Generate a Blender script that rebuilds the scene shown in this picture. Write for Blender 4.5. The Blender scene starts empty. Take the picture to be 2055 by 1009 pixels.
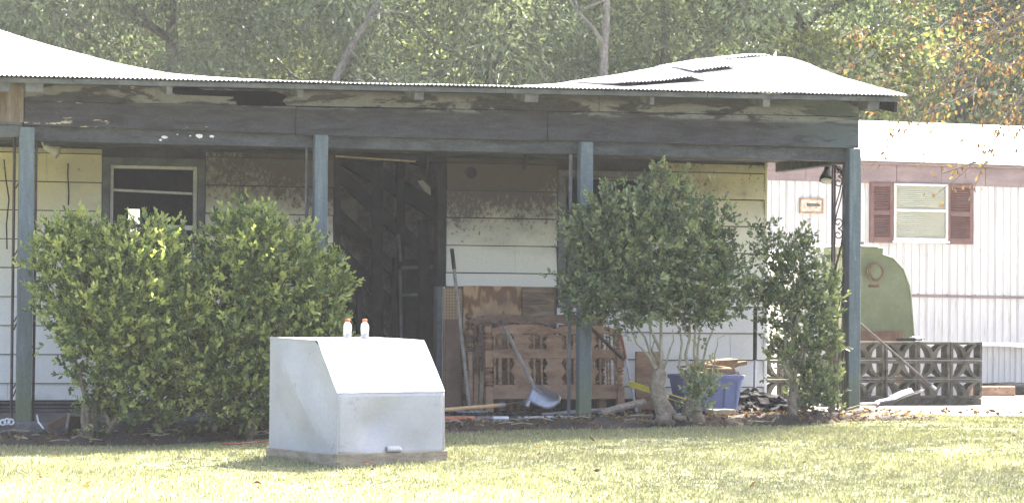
import bpy, math, random
import numpy as np
from mathutils import Vector, Matrix
random.seed(7); RNG = np.random.default_rng(11)
SC = bpy.context.scene; COL = SC.collection
rad = math.radians

# ------------------------------------------------------------------ camera
CAM = np.array([-1.3688, -18.9948, 0.8747]); YAW, PITCH, ROLL = 0.265414, 0.0226181, rad(.45)
FPX = 5000.0; CX, CY = 1027.5, 504.5
_f = np.array([math.sin(YAW)*math.cos(PITCH), math.cos(YAW)*math.cos(PITCH), math.sin(PITCH)])
_r = np.array([math.cos(YAW), -math.sin(YAW), 0.0]); _u = np.cross(_r, _f)
_r2 = _r*math.cos(ROLL)+_u*math.sin(ROLL); _u2 = -_r*math.sin(ROLL)+_u*math.cos(ROLL)
cam = bpy.data.objects.new('camera', bpy.data.cameras.new('camera')); COL.objects.link(cam)
cam.matrix_world = Matrix(((_r2[0], _u2[0], -_f[0], CAM[0]), (_r2[1], _u2[1], -_f[1], CAM[1]),
                           (_r2[2], _u2[2], -_f[2], CAM[2]), (0, 0, 0, 1)))
cam.data.sensor_width = 36; cam.data.lens = 36*FPX/2055.0
cam.data.clip_start = .1; cam.data.clip_end = 600
SC.camera = cam

# ------------------------------------------------------------------ light
SUN_EL, SUN_AZ = rad(53), rad(50)          # azimuth from +Y towards +X
SUN = Vector((math.sin(SUN_AZ)*math.cos(SUN_EL), math.cos(SUN_AZ)*math.cos(SUN_EL), math.sin(SUN_EL)))
W = bpy.data.worlds.new('World'); SC.world = W; W.use_nodes = True
wn = W.node_tree.nodes; wl = W.node_tree.links
for n in list(wn): wn.remove(n)
sky = wn.new('ShaderNodeTexSky'); sky.sky_type = 'NISHITA'; sky.sun_disc = False
sky.sun_elevation = SUN_EL; sky.sun_rotation = SUN_AZ; sky.air_density = .7; sky.dust_density = 6.0; sky.ozone_density = 1.0
bg = wn.new('ShaderNodeBackground'); bg.inputs[1].default_value = 0.10
wo = wn.new('ShaderNodeOutputWorld'); wl.new(sky.outputs[0], bg.inputs[0]); wl.new(bg.outputs[0], wo.inputs[0])
sun = bpy.data.objects.new('sun', bpy.data.lights.new('sun', 'SUN')); COL.objects.link(sun)
sun.data.energy = 5.0; sun.data.angle = rad(.55); sun.data.color = (1, .95, .86)
sun.rotation_euler = SUN.to_track_quat('Z', 'Y').to_euler(); sun.location = (6, 6, 30)
SC.view_settings.view_transform = 'Standard'; SC.view_settings.look = 'None'
SC.view_settings.exposure = 3.52; SC.view_settings.gamma = 1; SC.view_settings.use_curve_mapping = False
SC.cycles.max_bounces = 8; SC.cycles.transparent_max_bounces = 8

# ------------------------------------------------------------------ helpers
def ray(x, y): return _f+_r2*(x-CX)/FPX+_u2*(CY-y)/FPX
def P(x, y, Y):
    d = ray(x, y); return CAM+d*(Y-CAM[1])/d[1]
def PW(x, y, w): return CAM+ray(x, y)*w
def zg(X, Y):
    b = -.10+.02*(np.clip(X, -6, 7)-2)
    return b+.012*np.minimum(Y, 0)-.02*np.clip(Y, 0, 12)
def PG(x, y):
    d = ray(x, y); t = 18.0
    for _ in range(30):
        p = CAM+d*t; t += (zg(p[0], p[1])-p[2])/d[2]*.7
    p = CAM+d*t; return p
ORG = {}
def link(o, parent=None):
    COL.objects.link(o)
    if parent is not None: o.parent = parent
    return o
def tag(o, label=None, cat=None, group=None, kind=None):
    if label: o['label'] = label
    if cat: o['category'] = cat
    if group: o['group'] = group
    if kind: o['kind'] = kind
    return o
def thing(name, loc, label, cat, group=None):
    o = bpy.data.objects.new(name, None); o.empty_display_size = .1
    o.location = tuple(float(v) for v in loc); link(o)
    ORG[o.name] = np.array(loc, float)
    return tag(o, label, cat, group)
def rotm(axis, ang): return np.array(Matrix.Rotation(ang, 3, axis))

class MB:
    def __init__(s): s.V = []; s.F = []
    def add(s, V, F):
        b = len(s.V); s.V += [tuple(float(c) for c in v) for v in V]; s.F += [tuple(b+i for i in f) for f in F]; return s
    def box(s, lo, hi, bev=0.0):
        return s.obox((np.array(lo)+np.array(hi))/2., np.array(hi, float)-np.array(lo), None, bev)
    def obox(s, c, size, R=None, bev=0.0):
        c = np.array(c, float); h = np.array(size, float)/2.; R = np.eye(3) if R is None else np.array(R)
        if bev <= 0:
            V = [c+R@(h*np.array(k)) for k in ((-1,-1,-1),(1,-1,-1),(1,1,-1),(-1,1,-1),(-1,-1,1),(1,-1,1),(1,1,1),(-1,1,1))]
            return s.add(V, [(0,3,2,1),(4,5,6,7),(0,1,5,4),(1,2,6,5),(2,3,7,6),(3,0,4,7)])
        b = min(bev, h.min()*.9); V = []; idx = {}
        for sx in (-1, 1):
            for sy in (-1, 1):
                for sz in (-1, 1):
                    for a in range(3):
                        q = h-b; q[a] = h[a]
                        idx[(sx, sy, sz, a)] = len(V); V.append(c+R@(q*np.array((sx, sy, sz))))
        F = []
        for a in range(3):
            o1, o2 = [i for i in range(3) if i != a]
            for sg in (-1, 1):
                loop = []
                for (p, q) in ((-1,-1),(1,-1),(1,1),(-1,1)):
                    k = [0,0,0]; k[a] = sg; k[o1] = p; k[o2] = q; loop.append(idx[(*k, a)])
                if (sg == 1) == (a == 1): loop.reverse()
                F.append(loop)
        for a in range(3):
            o1, o2 = [i for i in range(3) if i != a]
            for p in (-1, 1):
                for q in (-1, 1):
                    k0 = [0,0,0]; k0[a] = -1; k0[o1] = p; k0[o2] = q; k1 = list(k0); k1[a] = 1
                    l = [idx[(*k0, o1)], idx[(*k1, o1)], idx[(*k1, o2)], idx[(*k0, o2)]]
                    if (p*q == 1) == (a != 1): l.reverse()
                    F.append(l)
        for sx in (-1, 1):
            for sy in (-1, 1):
                for sz in (-1, 1):
                    l = [idx[(sx, sy, sz, a)] for a in range(3)]
                    if sx*sy*sz < 0: l.reverse()
                    F.append(l)
        return s.add(V, F)
    def beam(s, a, b, w, h, up=(0, 0, 1), bev=0.0):
        a = np.array(a, float); b = np.array(b, float); x = b-a; L = np.linalg.norm(x); x /= L
        up = np.array(up, float); y = np.cross(up, x)
        if np.linalg.norm(y) < 1e-4: y = np.cross((0, 1, 0), x)
        y /= np.linalg.norm(y); z = np.cross(x, y)
        return s.obox((a+b)/2, (L, w, h), np.stack([x, y, z], 1), bev)
    def tube(s, pts, r, n=8, cap=True):
        pts = [np.array(p, float) for p in pts]; m = len(pts)
        rr = [r]*m if np.isscalar(r) else list(r); V = []; F = []; prev = None
        for i, p in enumerate(pts):
            t = pts[min(i+1, m-1)]-pts[max(i-1, 0)]; t = t/(np.linalg.norm(t)+1e-9)
            if prev is None:
                a = np.cross(t, (0, 0, 1)); a = np.cross(t, (0, 1, 0)) if np.linalg.norm(a) < .05 else a
            else: a = prev-t*np.dot(prev, t)
            a = a/(np.linalg.norm(a)+1e-9); prev = a; b = np.cross(t, a)
            for k in range(n):
                g = 2*math.pi*k/n; V.append(p+rr[i]*(math.cos(g)*a+math.sin(g)*b))
        for i in range(m-1):
            for k in range(n): F.append((i*n+k, i*n+(k+1) % n, (i+1)*n+(k+1) % n, (i+1)*n+k))
        if cap: F += [tuple(range(n-1, -1, -1)), tuple((m-1)*n+k for k in range(n))]
        return s.add(V, F)
    def lathe(s, prof, a, b, n=12):
        a = np.array(a, float); b = np.array(b, float)
        return s.tube([a+(b-a)*t for t, _ in prof], [q for _, q in prof], n)
    def prism(s, poly, a, b, axis='Y'):
        m = len(poly); V = []
        for q in (a, b):
            for u, v in poly: V.append({'Y': (u, q, v), 'X': (q, u, v), 'Z': (u, v, q)}[axis])
        F = [tuple(range(m)), tuple(range(2*m-1, m-1, -1))]
        for i in range(m): F.append((i, m+i, m+(i+1) % m, (i+1) % m))
        return s.add(V, F)
    def rot(s, R, c):
        c = np.array(c, float); R = np.array(R)
        s.V = [tuple(c+R@(np.array(v)-c)) for v in s.V]; return s
    def move(s, d): s.V = [tuple(np.array(v)+np.array(d)) for v in s.V]; return s
    def build(s, name, mat, parent=None, smooth=False, fix=True):
        o = np.zeros(3) if parent is None else ORG[parent.name]
        V = np.array(s.V)
        if parent is None: o = np.array([V[:, 0].mean(), V[:, 1].mean(), V[:, 2].min()]); 
        me = bpy.data.meshes.new(name); me.from_pydata((V-o).tolist(), [], s.F); me.materials.append(mat)
        if fix:
            import bmesh
            bm = bmesh.new(); bm.from_mesh(me); bmesh.ops.recalc_face_normals(bm, faces=bm.faces); bm.to_mesh(me); bm.free()
        if smooth: me.shade_smooth()
        ob = bpy.data.objects.new(name, me)
        if parent is None: ob.location = o
        link(ob, parent); ORG[ob.name] = o
        return ob
def smooth_angle(o, a=35): o.data.set_sharp_from_angle(angle=rad(a))

def fast_mesh(name, V, F, mat, parent=None, attrs=None, smooth=False):
    """F is an (n,k) int array with constant k"""
    V = np.asarray(V, np.float32); F = np.asarray(F, np.int32)
    o = np.zeros(3) if parent is None else ORG[parent.name]
    V = V-o.astype(np.float32)
    me = bpy.data.meshes.new(name); me.vertices.add(len(V)); me.vertices.foreach_set('co', V.ravel())
    k = F.shape[1]; me.loops.add(F.size); me.loops.foreach_set('vertex_index', F.ravel())
    me.polygons.add(len(F)); me.polygons.foreach_set('loop_start', np.arange(0, F.size, k, dtype=np.int32))
    for a, vals in (attrs or {}).items():
        at = me.attributes.new(a, 'FLOAT', 'POINT'); at.data.foreach_set('value', np.asarray(vals, np.float32))
    me.materials.append(mat); me.update(calc_edges=True); me.validate()
    if smooth: me.shade_smooth()
    ob = bpy.data.objects.new(name, me); link(ob, parent); ORG[ob.name] = o
    return ob
def unit(a): return a/(np.linalg.norm(a, axis=-1, keepdims=True)+1e-9)
def leaves(name, C, D, L, Wd, tint, mat, parent=None, six=True, fold=.25, seed=0):
    g = np.random.default_rng(seed); n = len(C); D = unit(D)
    S = unit(np.cross(D, g.normal(size=(n, 3)))); Nn = np.cross(S, D)
    L = np.broadcast_to(L, n)[:, None]; Wd = np.broadcast_to(Wd, n)[:, None]
    if six:
        pts = [C, C+D*L*.32+S*Wd*.46+Nn*Wd*fold, C+D*L*.72+S*Wd*.40+Nn*Wd*fold*.8, C+D*L,
               C+D*L*.72-S*Wd*.40+Nn*Wd*fold*.8, C+D*L*.32-S*Wd*.46+Nn*Wd*fold]
        V = np.stack(pts, 1).reshape(-1, 3); b = np.arange(n)[:, None]*6
        F = np.concatenate([b+np.array([[0, 1, 2, 3]]), b+np.array([[0, 3, 4, 5]])])
        return fast_mesh(name, V, F, mat, parent, {'tint': np.repeat(tint, 6)})
    pts = [C, C+D*L*.45+S*Wd*.5+Nn*Wd*fold, C+D*L, C+D*L*.45-S*Wd*.5+Nn*Wd*fold]
    V = np.stack(pts, 1).reshape(-1, 3); b = np.arange(n)[:, None]*4
    F = np.concatenate([b+np.array([[0, 1, 2]]), b+np.array([[0, 2, 3]])])
    return fast_mesh(name, V, F, mat, parent, {'tint': np.repeat(tint, 4)})

# ------------------------------------------------------------------ materials
class NT:
    def __init__(s, name):
        s.m = bpy.data.materials.new(name); s.m.use_nodes = True; s.t = s.m.node_tree
        for n in list(s.t.nodes): s.t.nodes.remove(n)
        s.out = s.n('ShaderNodeOutputMaterial'); s._pos = None
    def n(s, t): return s.t.nodes.new(t)
    def set(s, inp, v):
        if isinstance(v, bpy.types.NodeSocket): s.t.links.new(v, inp)
        elif isinstance(v, (tuple, list)): inp.default_value = tuple(v)+((1,) if len(inp.default_value) == 4 and len(v) == 3 else ())
        else: inp.default_value = v
    def pos(s):
        if s._pos is None: s._pos = s.n('ShaderNodeNewGeometry').outputs['Position']
        return s._pos
    def scaled(s, v):
        m = s.n('ShaderNodeMapping'); s.set(m.inputs['Vector'], s.pos()); m.inputs['Scale'].default_value = v; return m.outputs[0]
    def xyz(s):
        q = s.n('ShaderNodeSeparateXYZ'); s.set(q.inputs[0], s.pos()); return q.outputs
    def noise(s, scale, detail=4, rough=.6, vec=None, dist=0):
        q = s.n('ShaderNodeTexNoise'); s.set(q.inputs['Vector'], vec if vec is not None else s.pos())
        q.inputs['Scale'].default_value = scale; q.inputs['Detail'].default_value = detail
        q.inputs['Roughness'].default_value = rough; q.inputs['Distortion'].default_value = dist; return q.outputs[0]
    def math(s, op, a, b=0., clamp=False):
        q = s.n('ShaderNodeMath'); q.operation = op; q.use_clamp = clamp; s.set(q.inputs[0], a); s.set(q.inputs[1], b); return q.outputs[0]
    def rng(s, v, a, b, c=0., d=1.):
        q = s.n('ShaderNodeMapRange'); s.set(q.inputs[0], v)
        for i, k in enumerate((a, b, c, d)): q.inputs[i+1].default_value = k
        return q.outputs[0]
    def ramp(s, f, stops):
        q = s.n('ShaderNodeValToRGB'); s.set(q.inputs[0], f); e = q.color_ramp.elements
        while len(e) < len(stops): e.new(.5)
        for k, (p, c) in enumerate(stops):
            e[k].position = p; e[k].color = (c, c, c, 1) if np.isscalar(c) else tuple(c)+(1,)
        return q.outputs[0]
    def mix(s, f, a, b, mode='MIX'):
        q = s.n('ShaderNodeMix'); q.data_type = 'RGBA'; q.blend_type = mode
        s.set(q.inputs[0], f); s.set(q.inputs[6], a); s.set(q.inputs[7], b); return q.outputs[2]
    def bump(s, h, st=.3, d=.01):
        q = s.n('ShaderNodeBump'); q.inputs['Strength'].default_value = st; q.inputs['Distance'].default_value = d; s.set(q.inputs['Height'], h); return q.outputs[0]
    def attr(s, a):
        q = s.n('ShaderNodeAttribute'); q.attribute_name = a; return q.outputs['Fac']
    def pr(s, col, rough=.8, metal=0., nor=None, spec=.3):
        q = s.n('ShaderNodeBsdfPrincipled'); s.set(q.inputs['Base Color'], col); s.set(q.inputs['Roughness'], rough)
        s.set(q.inputs['Metallic'], metal); q.inputs['Specular IOR Level'].default_value = spec
        if nor is not None: s.set(q.inputs['Normal'], nor)
        return q.outputs[0]
    def done(s, sh): s.t.links.new(sh, s.out.inputs['Surface']); return s.m

def mottled(name, c1, c2, scale=6, rough=.8, metal=0., stretch=None, lo=.35, hi=.65, fine=40, fv=.35, bump=.25, bd=.006, spec=.3, c3=None, t3=.62):
    q = NT(name); v = q.scaled(stretch) if stretch else q.pos()
    n1 = q.noise(scale, 5, .62, v); col = q.ramp(n1, [(lo, c1), (hi, c2)])
    if c3: col = q.mix(q.ramp(q.noise(scale*1.7, 6, .7, v, .3), [(t3, 0.), (t3+.06, 1.)]), col, c3)
    n2 = q.noise(fine, 3, .7, v)
    col = q.mix(1., col, q.ramp(n2, [(.25, 1-fv), (.75, 1.)]), 'MULTIPLY')
    return q.done(q.pr(col, rough, metal, q.bump(n2, bump, bd), spec))

def leafmat(name, stops, trans=.4, rough=.5, spec=.35, tw=(1., 1., .55)):
    q = NT(name); col = q.ramp(q.attr('tint'), stops)
    a = q.pr(col, rough, 0., None, spec)
    t = q.n('ShaderNodeBsdfTranslucent'); q.set(t.inputs[0], q.mix(1., col, tw, 'MULTIPLY'))
    m = q.n('ShaderNodeMixShader'); m.inputs[0].default_value = trans
    q.t.links.new(a, m.inputs[1]); q.t.links.new(t.outputs[0], m.inputs[2])
    return q.done(m.outputs[0])

M = {}
M['soil'] = mottled('soil', (.045, .035, .028), (.10, .075, .058), 5, .95, fine=60, fv=.6, bump=.8, bd=.02)
M['litter'] = mottled('litter', (.10, .065, .04), (.26, .19, .13), 9, .9, fine=70)
M['lawn'] = mottled('lawn', (.15, .155, .08), (.22, .22, .125), 3, .95, fine=50, fv=.5, bump=.6, bd=.02)
M['slab'] = mottled('slab', (.09, .085, .08), (.20, .19, .18), 3, .9, fine=35, fv=.5, bump=.4)
M['pad'] = mottled('pad', (.24, .22, .20), (.38, .365, .345), 2.5, .9, fine=30, fv=.35, bump=.3, c3=(.16, .14, .12), t3=.58)
M['iron'] = mottled('iron', (.05, .032, .028), (.10, .075, .07), 9, .6, .3, fine=60, bump=.2)
M['irongrey'] = mottled('irongrey', (.09, .09, .095), (.17, .165, .165), 9, .6, .3, fine=60, bump=.2)
M['char'] = mottled('char', (.009, .009, .010), (.028, .027, .027), 9, .85, fine=40, fv=.5, bump=.6, bd=.01)
M['beam'] = mottled('beam', (.045, .047, .05), (.095, .098, .10), 5, .8, stretch=(1, 3, 3), fine=40, fv=.45, bump=.4, c3=(.15, .16, .15), t3=.68)
M['soot'] = mottled('soot', (.02, .019, .018), (.06, .055, .05), 4, .95, fine=30, fv=.5, bump=.4)
M['lath'] = mottled('lath', (.15, .132, .112), (.26, .235, .205), 7, .95, fine=30, fv=.5, bump=.4)
M['trimgrey'] = mottled('trimgrey', (.075, .08, .08), (.135, .14, .137), 6, .75, fine=40, fv=.35)
M['sash'] = mottled('sash', (.45, .43, .38), (.62, .60, .55), 6, .6, fine=40, fv=.3)
M['rafter'] = mottled('rafter', (.11, .11, .12), (.22, .22, .225), 6, .85, fine=40, fv=.4)
M['oldwood'] = mottled('oldwood', (.14, .10, .075), (.24, .20, .165), 3, .85, stretch=(6, 6, .7), fine=24, fv=.4, c3=(.33, .13, .07), t3=.6)
M['bedwood'] = mottled('bedwood', (.22, .12, .068), (.40, .25, .15), 5, .55, stretch=(1, 2, 2.5), fine=26, fv=.35, bump=.15, spec=.4, c3=(.06, .05, .05), t3=.66)
M['bedwood2'] = mottled('bedwood2', (.14, .085, .055), (.27, .165, .10), 5, .6, stretch=(1, 2, 2.5), fine=26, fv=.4, bump=.15, c3=(.045, .04, .04), t3=.55)
M['brownboard'] = mottled('brownboard', (.13, .075, .05), (.20, .12, .085), 4, .7, fine=30, fv=.25)
M['palewood'] = mottled('palewood', (.32, .24, .15), (.48, .38, .26), 5, .8, stretch=(2, 2, 2), fine=40, fv=.35)
M['logwood'] = mottled('logwood', (.24, .15, .085), (.42, .29, .18), 9, .85, fine=40, fv=.45, bump=.5)
M['bark'] = mottled('bark', (.17, .13, .09), (.34, .28, .20), 14, .9, fine=50, fv=.5, bump=.8, bd=.015, c3=(.11, .12, .06), t3=.6)
M['twigbark'] = mottled('twigbark', (.26, .24, .16), (.42, .38, .27), 14, .85, fine=50, fv=.4, bump=.4)
M['treebark'] = mottled('treebark', (.10, .092, .08), (.19, .178, .158), 5, .95, fine=20, fv=.5, bump=.8, bd=.03)
M['handlegrey'] = mottled('handlegrey', (.22, .19, .16), (.36, .32, .28), 8, .8, stretch=(4, 4, 1), fine=40, fv=.35)
M['handlewood'] = mottled('handlewood', (.42, .25, .11), (.58, .38, .19), 8, .6, fine=40, fv=.3)
M['darkgrip'] = mottled('darkgrip', (.025, .022, .022), (.06, .052, .05), 8, .7, fine=40)
M['steel'] = mottled('steel', (.25, .25, .27), (.42, .42, .44), 7, .42, .7, fine=50, fv=.3, c3=(.22, .14, .10), t3=.66)
M['scoop'] = mottled('scoop', (.055, .056, .066), (.085, .086, .098), 6, .5, .2, fine=40, fv=.25)
M['orange'] = mottled('orange', (.45, .13, .06), (.56, .20, .10), 8, .6, fine=50, fv=.3)
M['yellow'] = mottled('yellow', (.62, .50, .05), (.75, .62, .08), 8, .5, fine=50, fv=.25)
M['purple'] = mottled('purple', (.07, .055, .09), (.12, .10, .15), 8, .5, fine=50, fv=.25)
M['bluetub'] = mottled('bluetub', (.135, .175, .35), (.18, .22, .40), 4, .5, fine=60, fv=.2, bump=.1, spec=.4)
M['whitecap'] = mottled('whitecap', (.62, .62, .64), (.78, .78, .78), 8, .6, fine=50, fv=.2)
M['galv'] = mottled('galv', (.30, .303, .318), (.355, .36, .375), 2.2, .55, .12, fine=55, fv=.14, bump=.06, spec=.4, c3=(.265, .262, .258), t3=.62)
M['boxwood'] = mottled('boxwood', (.20, .165, .115), (.34, .29, .215), 3, .85, stretch=(2, 2, 9), fine=20, fv=.4, c3=(.17, .17, .10), t3=.58)
M['block'] = mottled('block', (.045, .045, .038), (.105, .10, .085), 5, .95, fine=60, fv=.55, bump=.6, bd=.01, c3=(.03, .032, .025), t3=.52)
M['green'] = mottled('green', (.085, .105, .058), (.115, .135, .08), 5, .65, fine=45, fv=.25, c3=(.17, .11, .07), t3=.66)
M['rust'] = mottled('rust', (.085, .05, .032), (.16, .10, .068), 7, .85, .1, fine=45, fv=.4)
M['mwhite'] = mottled('mwhite', (.40, .395, .385), (.48, .478, .47), 2.2, .6, stretch=(5, 1, .6), fine=14, fv=.2, bump=.08, c3=(.34, .31, .265), t3=.61)
M['mroof'] = mottled('mroof', (.62, .62, .62), (.75, .75, .75), 2, .5, .1, fine=20, fv=.15)
M['mband'] = mottled('mband', (.165, .122, .122), (.225, .172, .168), 2.5, .7, stretch=(1, 1, 3), fine=20, fv=.2)
M['shutter'] = mottled('shutter', (.105, .050, .043), (.15, .078, .066), 7, .6, fine=40, fv=.3)
M['blind'] = mottled('blind', (.50, .48, .40), (.57, .55, .47), 5, .7, fine=30, fv=.1)
M['vent'] = mottled('vent', (.42, .34, .24), (.62, .58, .52), 14, .8, fine=60, fv=.3, c3=(.26, .13, .06), t3=.56)
M['black'] = mottled('black', (.012, .012, .013), (.03, .03, .03), 8, .7, fine=50)
M['hose'] = mottled('hose', (.20, .05, .04), (.28, .085, .07), 8, .5, fine=50, fv=.2)
M['ash'] = mottled('ash', (.014, .0135, .013), (.05, .047, .045), 9, .95, fine=40, fv=.55, bump=.7, bd=.02)
M['added_curtain'] = None
def _added_curtain():
    q = NT('added_curtain'); t = q.n('ShaderNodeBsdfTranslucent'); t.inputs[0].default_value = (.8, .8, .78, 1)
    d = q.n('ShaderNodeBsdfDiffuse'); d.inputs[0].default_value = (.8, .8, .78, 1)
    m = q.n('ShaderNodeMixShader'); m.inputs[0].default_value = .6
    q.t.links.new(d.outputs[0], m.inputs[1]); q.t.links.new(t.outputs[0], m.inputs[2]); return q.done(m.outputs[0])
M['added_curtain'] = _added_curtain()
def _glass():
    q = NT('glass'); p = q.n('ShaderNodeBsdfPrincipled'); p.inputs['Base Color'].default_value = (.9, .93, .92, 1)
    p.inputs['Roughness'].default_value = .12; p.inputs['Transmission Weight'].default_value = 1; p.inputs['IOR'].default_value = 1.1
    return q.done(p.outputs[0])
M['glass'] = _glass()
def _bottle():
    q = NT('bottle_plastic'); p = q.n('ShaderNodeBsdfPrincipled'); p.inputs['Base Color'].default_value = (.92, .94, .95, 1)
    p.inputs['Roughness'].default_value = .15; p.inputs['Transmission Weight'].default_value = .75; p.inputs['IOR'].default_value = 1.2
    return q.done(p.outputs[0])
M['bottle'] = _bottle()
def _siding():
    q = NT('siding_paint'); x, y, z = q.xyz()
    nz = q.noise(3.2, 6, .65, q.scaled((1, 1, 1.6))); fine = q.noise(30, 5, .78, q.scaled((1.3, 1, .7)))
    cream = q.mix(q.rng(z, .8, 1.9), (.66, .65, .61), (.67, .61, .37))
    cream = q.mix(q.ramp(q.noise(1.6, 4, .6), [(.4, 0.), (.75, .45)]), cream, (.58, .56, .50))
    cream = q.mix(1., cream, q.ramp(q.noise(70, 3, .7), [(.3, .86), (.7, 1.)]), 'MULTIPLY')
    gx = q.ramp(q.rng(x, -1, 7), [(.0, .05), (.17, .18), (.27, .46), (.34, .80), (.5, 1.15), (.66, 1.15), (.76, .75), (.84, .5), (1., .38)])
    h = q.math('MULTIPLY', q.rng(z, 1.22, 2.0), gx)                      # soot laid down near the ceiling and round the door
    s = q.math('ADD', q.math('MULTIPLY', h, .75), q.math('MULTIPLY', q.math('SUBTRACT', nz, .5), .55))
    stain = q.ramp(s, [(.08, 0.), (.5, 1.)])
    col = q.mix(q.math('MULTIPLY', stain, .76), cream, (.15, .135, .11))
    blister = q.math('ADD', q.math('MULTIPLY', s, .9), q.math('MULTIPLY', q.math('SUBTRACT', fine, .5), 1.1))
    col = q.mix(q.ramp(blister, [(.38, 0.), (.56, .88)]), col, (.055, .05, .046))
    col = q.mix(q.ramp(q.math('ADD', q.math('MULTIPLY', s, .3), q.noise(19, 5, .7)), [(.69, 0.), (.73, .8)]), col, (.10, .075, .055))
    mild = q.math('MULTIPLY', q.rng(z, .32, .0), q.noise(6, 5, .7))
    col = q.mix(q.ramp(mild, [(.25, 0.), (.55, .7)]), col, (.19, .17, .13))
    return q.done(q.pr(col, .75, 0., q.bump(fine, .2, .004)))
M['siding'] = _siding()
def _fascia():
    q = NT('scorched_fascia'); x, y, z = q.xyz(); v = q.scaled((1.0, 1, 4.5))
    base = q.ramp(q.noise(5, 5, .65, v), [(.3, (.038, .036, .042)), (.7, (.075, .072, .082))])
    base = q.mix(1., base, q.ramp(q.noise(60, 3, .7), [(.3, .6), (.7, 1.)]), 'MULTIPLY')
    base = q.mix(q.math('MULTIPLY', q.ramp(q.rng(x, 5.6, 6.9), [(.2, 0.), (.9, 1.)]), .5), base, (.11, .15, .155))
    base = q.mix(q.ramp(q.noise(2.2, 6, .7, v, .6), [(.52, 0.), (.62, .8)]), base, (.022, .021, .023))
    n = q.noise(1.5, 6, .68, v, .5)
    up = q.ramp(q.rng(z, 2.36, 2.56), [(.0, -.0), (.15, .0), (.3, 1.), (.7, 1.), (.95, .2)])
    pat = q.math('MULTIPLY', q.ramp(n, [(.47, 0.), (.50, 1.)]), up)
    pc = q.ramp(q.noise(24, 4, .7), [(.3, (.135, .137, .148)), (.7, (.20, .20, .205))])
    col = q.mix(q.math('MULTIPLY', pat, .85), base, pc)
    left = q.ramp(q.rng(x, 0., 1.9), [(.0, 1.), (.35, .85), (1., 0.)])
    low = q.ramp(q.rng(z, 2.20, 2.40), [(.0, 1.), (.25, .75), (1., .35)])
    chips = q.ramp(q.math('ADD', q.noise(4.2, 6, .7, v), q.math('MULTIPLY', q.math('MULTIPLY', left, low), .20)), [(.715, 0.), (.735, 1.)])
    col = q.mix(chips, col, (.42, .37, .26))
    return q.done(q.pr(col, .8, 0., q.bump(q.noise(45, 4, .7, v), .35, .006)))
M['fascia'] = _fascia()
def _post():
    q = NT('post_paint'); x, y, z = q.xyz(); v = q.scaled((8, 8, 1.2))
    col = q.ramp(q.noise(3, 5, .65, v), [(.3, (.09, .112, .125)), (.55, (.12, .152, .162)), (.75, (.18, .205, .205))])
    col = q.mix(q.ramp(q.noise(5, 6, .7, v, .4), [(.66, 0.), (.70, .8)]), col, (.34, .36, .34))
    col = q.mix(q.ramp(q.math('ADD', q.rng(z, .75, -.05), q.math('MULTIPLY', q.noise(6, 4), .5)), [(.6, 0.), (1.2, .8)]), col, (.13, .15, .075))
    col = q.mix(1., col, q.ramp(q.noise(50, 3, .7), [(.3, .75), (.7, 1.)]), 'MULTIPLY')
    return q.done(q.pr(col, .65, 0., q.bump(q.noise(30, 4, .7, v), .3, .004)))
M['post'] = _post()
def _ceil():
    q = NT('porch_ceiling_paint'); v = q.scaled((1, 4, 4))
    col = q.ramp(q.noise(4, 6, .7, v, .4), [(.42, (.035, .036, .032)), (.58, (.085, .088, .07)), (.66, (.26, .27, .20))])
    return q.done(q.pr(col, .85, 0., q.bump(q.noise(30, 4, .7, v), .5, .006)))
M['ceil'] = _ceil()
def _roofm():
    q = NT('roof_iron'); col = q.ramp(q.noise(1.6, 6, .65), [(.3, (.44, .42, .41)), (.6, (.60, .59, .58))])
    col = q.mix(q.ramp(q.noise(5, 6, .7, q.scaled((1, .5, 1)), .5), [(.60, 0.), (.72, .5)]), col, (.26, .20, .16))
    x, y, z = q.xyz()
    burnt = q.math('MULTIPLY', q.ramp(q.noise(3.4, 7, .75, q.scaled((1, .6, 1)), .6), [(.50, 0.), (.60, 1.)]), q.ramp(q.rng(x, 4.4, 6.2), [(.0, .05), (1., .85)]))  # rust and soot spots, also painting the tree's grey dapple on the right end
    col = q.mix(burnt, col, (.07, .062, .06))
    col = q.mix(q.ramp(q.noise(26, 4, .7), [(.70, 0.), (.74, .9)]), col, (.05, .035, .03))
    return q.done(q.pr(col, .5, .35, q.bump(q.noise(40, 3), .1, .004)))
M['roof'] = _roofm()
def _ply():
    q = NT('plywood_grain'); v = q.scaled((1.1, 1, .42))
    w = q.n('ShaderNodeTexWave'); w.wave_type = 'RINGS'; w.inputs['Scale'].default_value = 11; w.inputs['Distortion'].default_value = 7
    w.inputs['Detail'].default_value = 2.5; w.inputs['Detail Scale'].default_value = .9; q.set(w.inputs['Vector'], v)
    col = q.ramp(w.outputs[1], [(.2, (.17, .085, .04)), (.75, (.40, .25, .13))])
    col = q.mix(q.ramp(q.noise(3, 4), [(.52, 0.), (.7, .65)]), col, (.10, .07, .05))
    return q.done(q.pr(col, .75, 0., q.bump(q.noise(50, 3), .1, .003)))
M['ply'] = _ply()
def _ply2():
    q = NT('charred_plywood'); v = q.scaled((.5, 1, 3))
    col = q.ramp(q.noise(6, 5, .6, v, 1.2), [(.35, (.045, .035, .028)), (.55, (.15, .10, .06)), (.7, (.27, .20, .12))])
    return q.done(q.pr(col, .8, 0., q.bump(q.noise(50, 3), .2, .004)))
M['ply2'] = _ply2()
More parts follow.
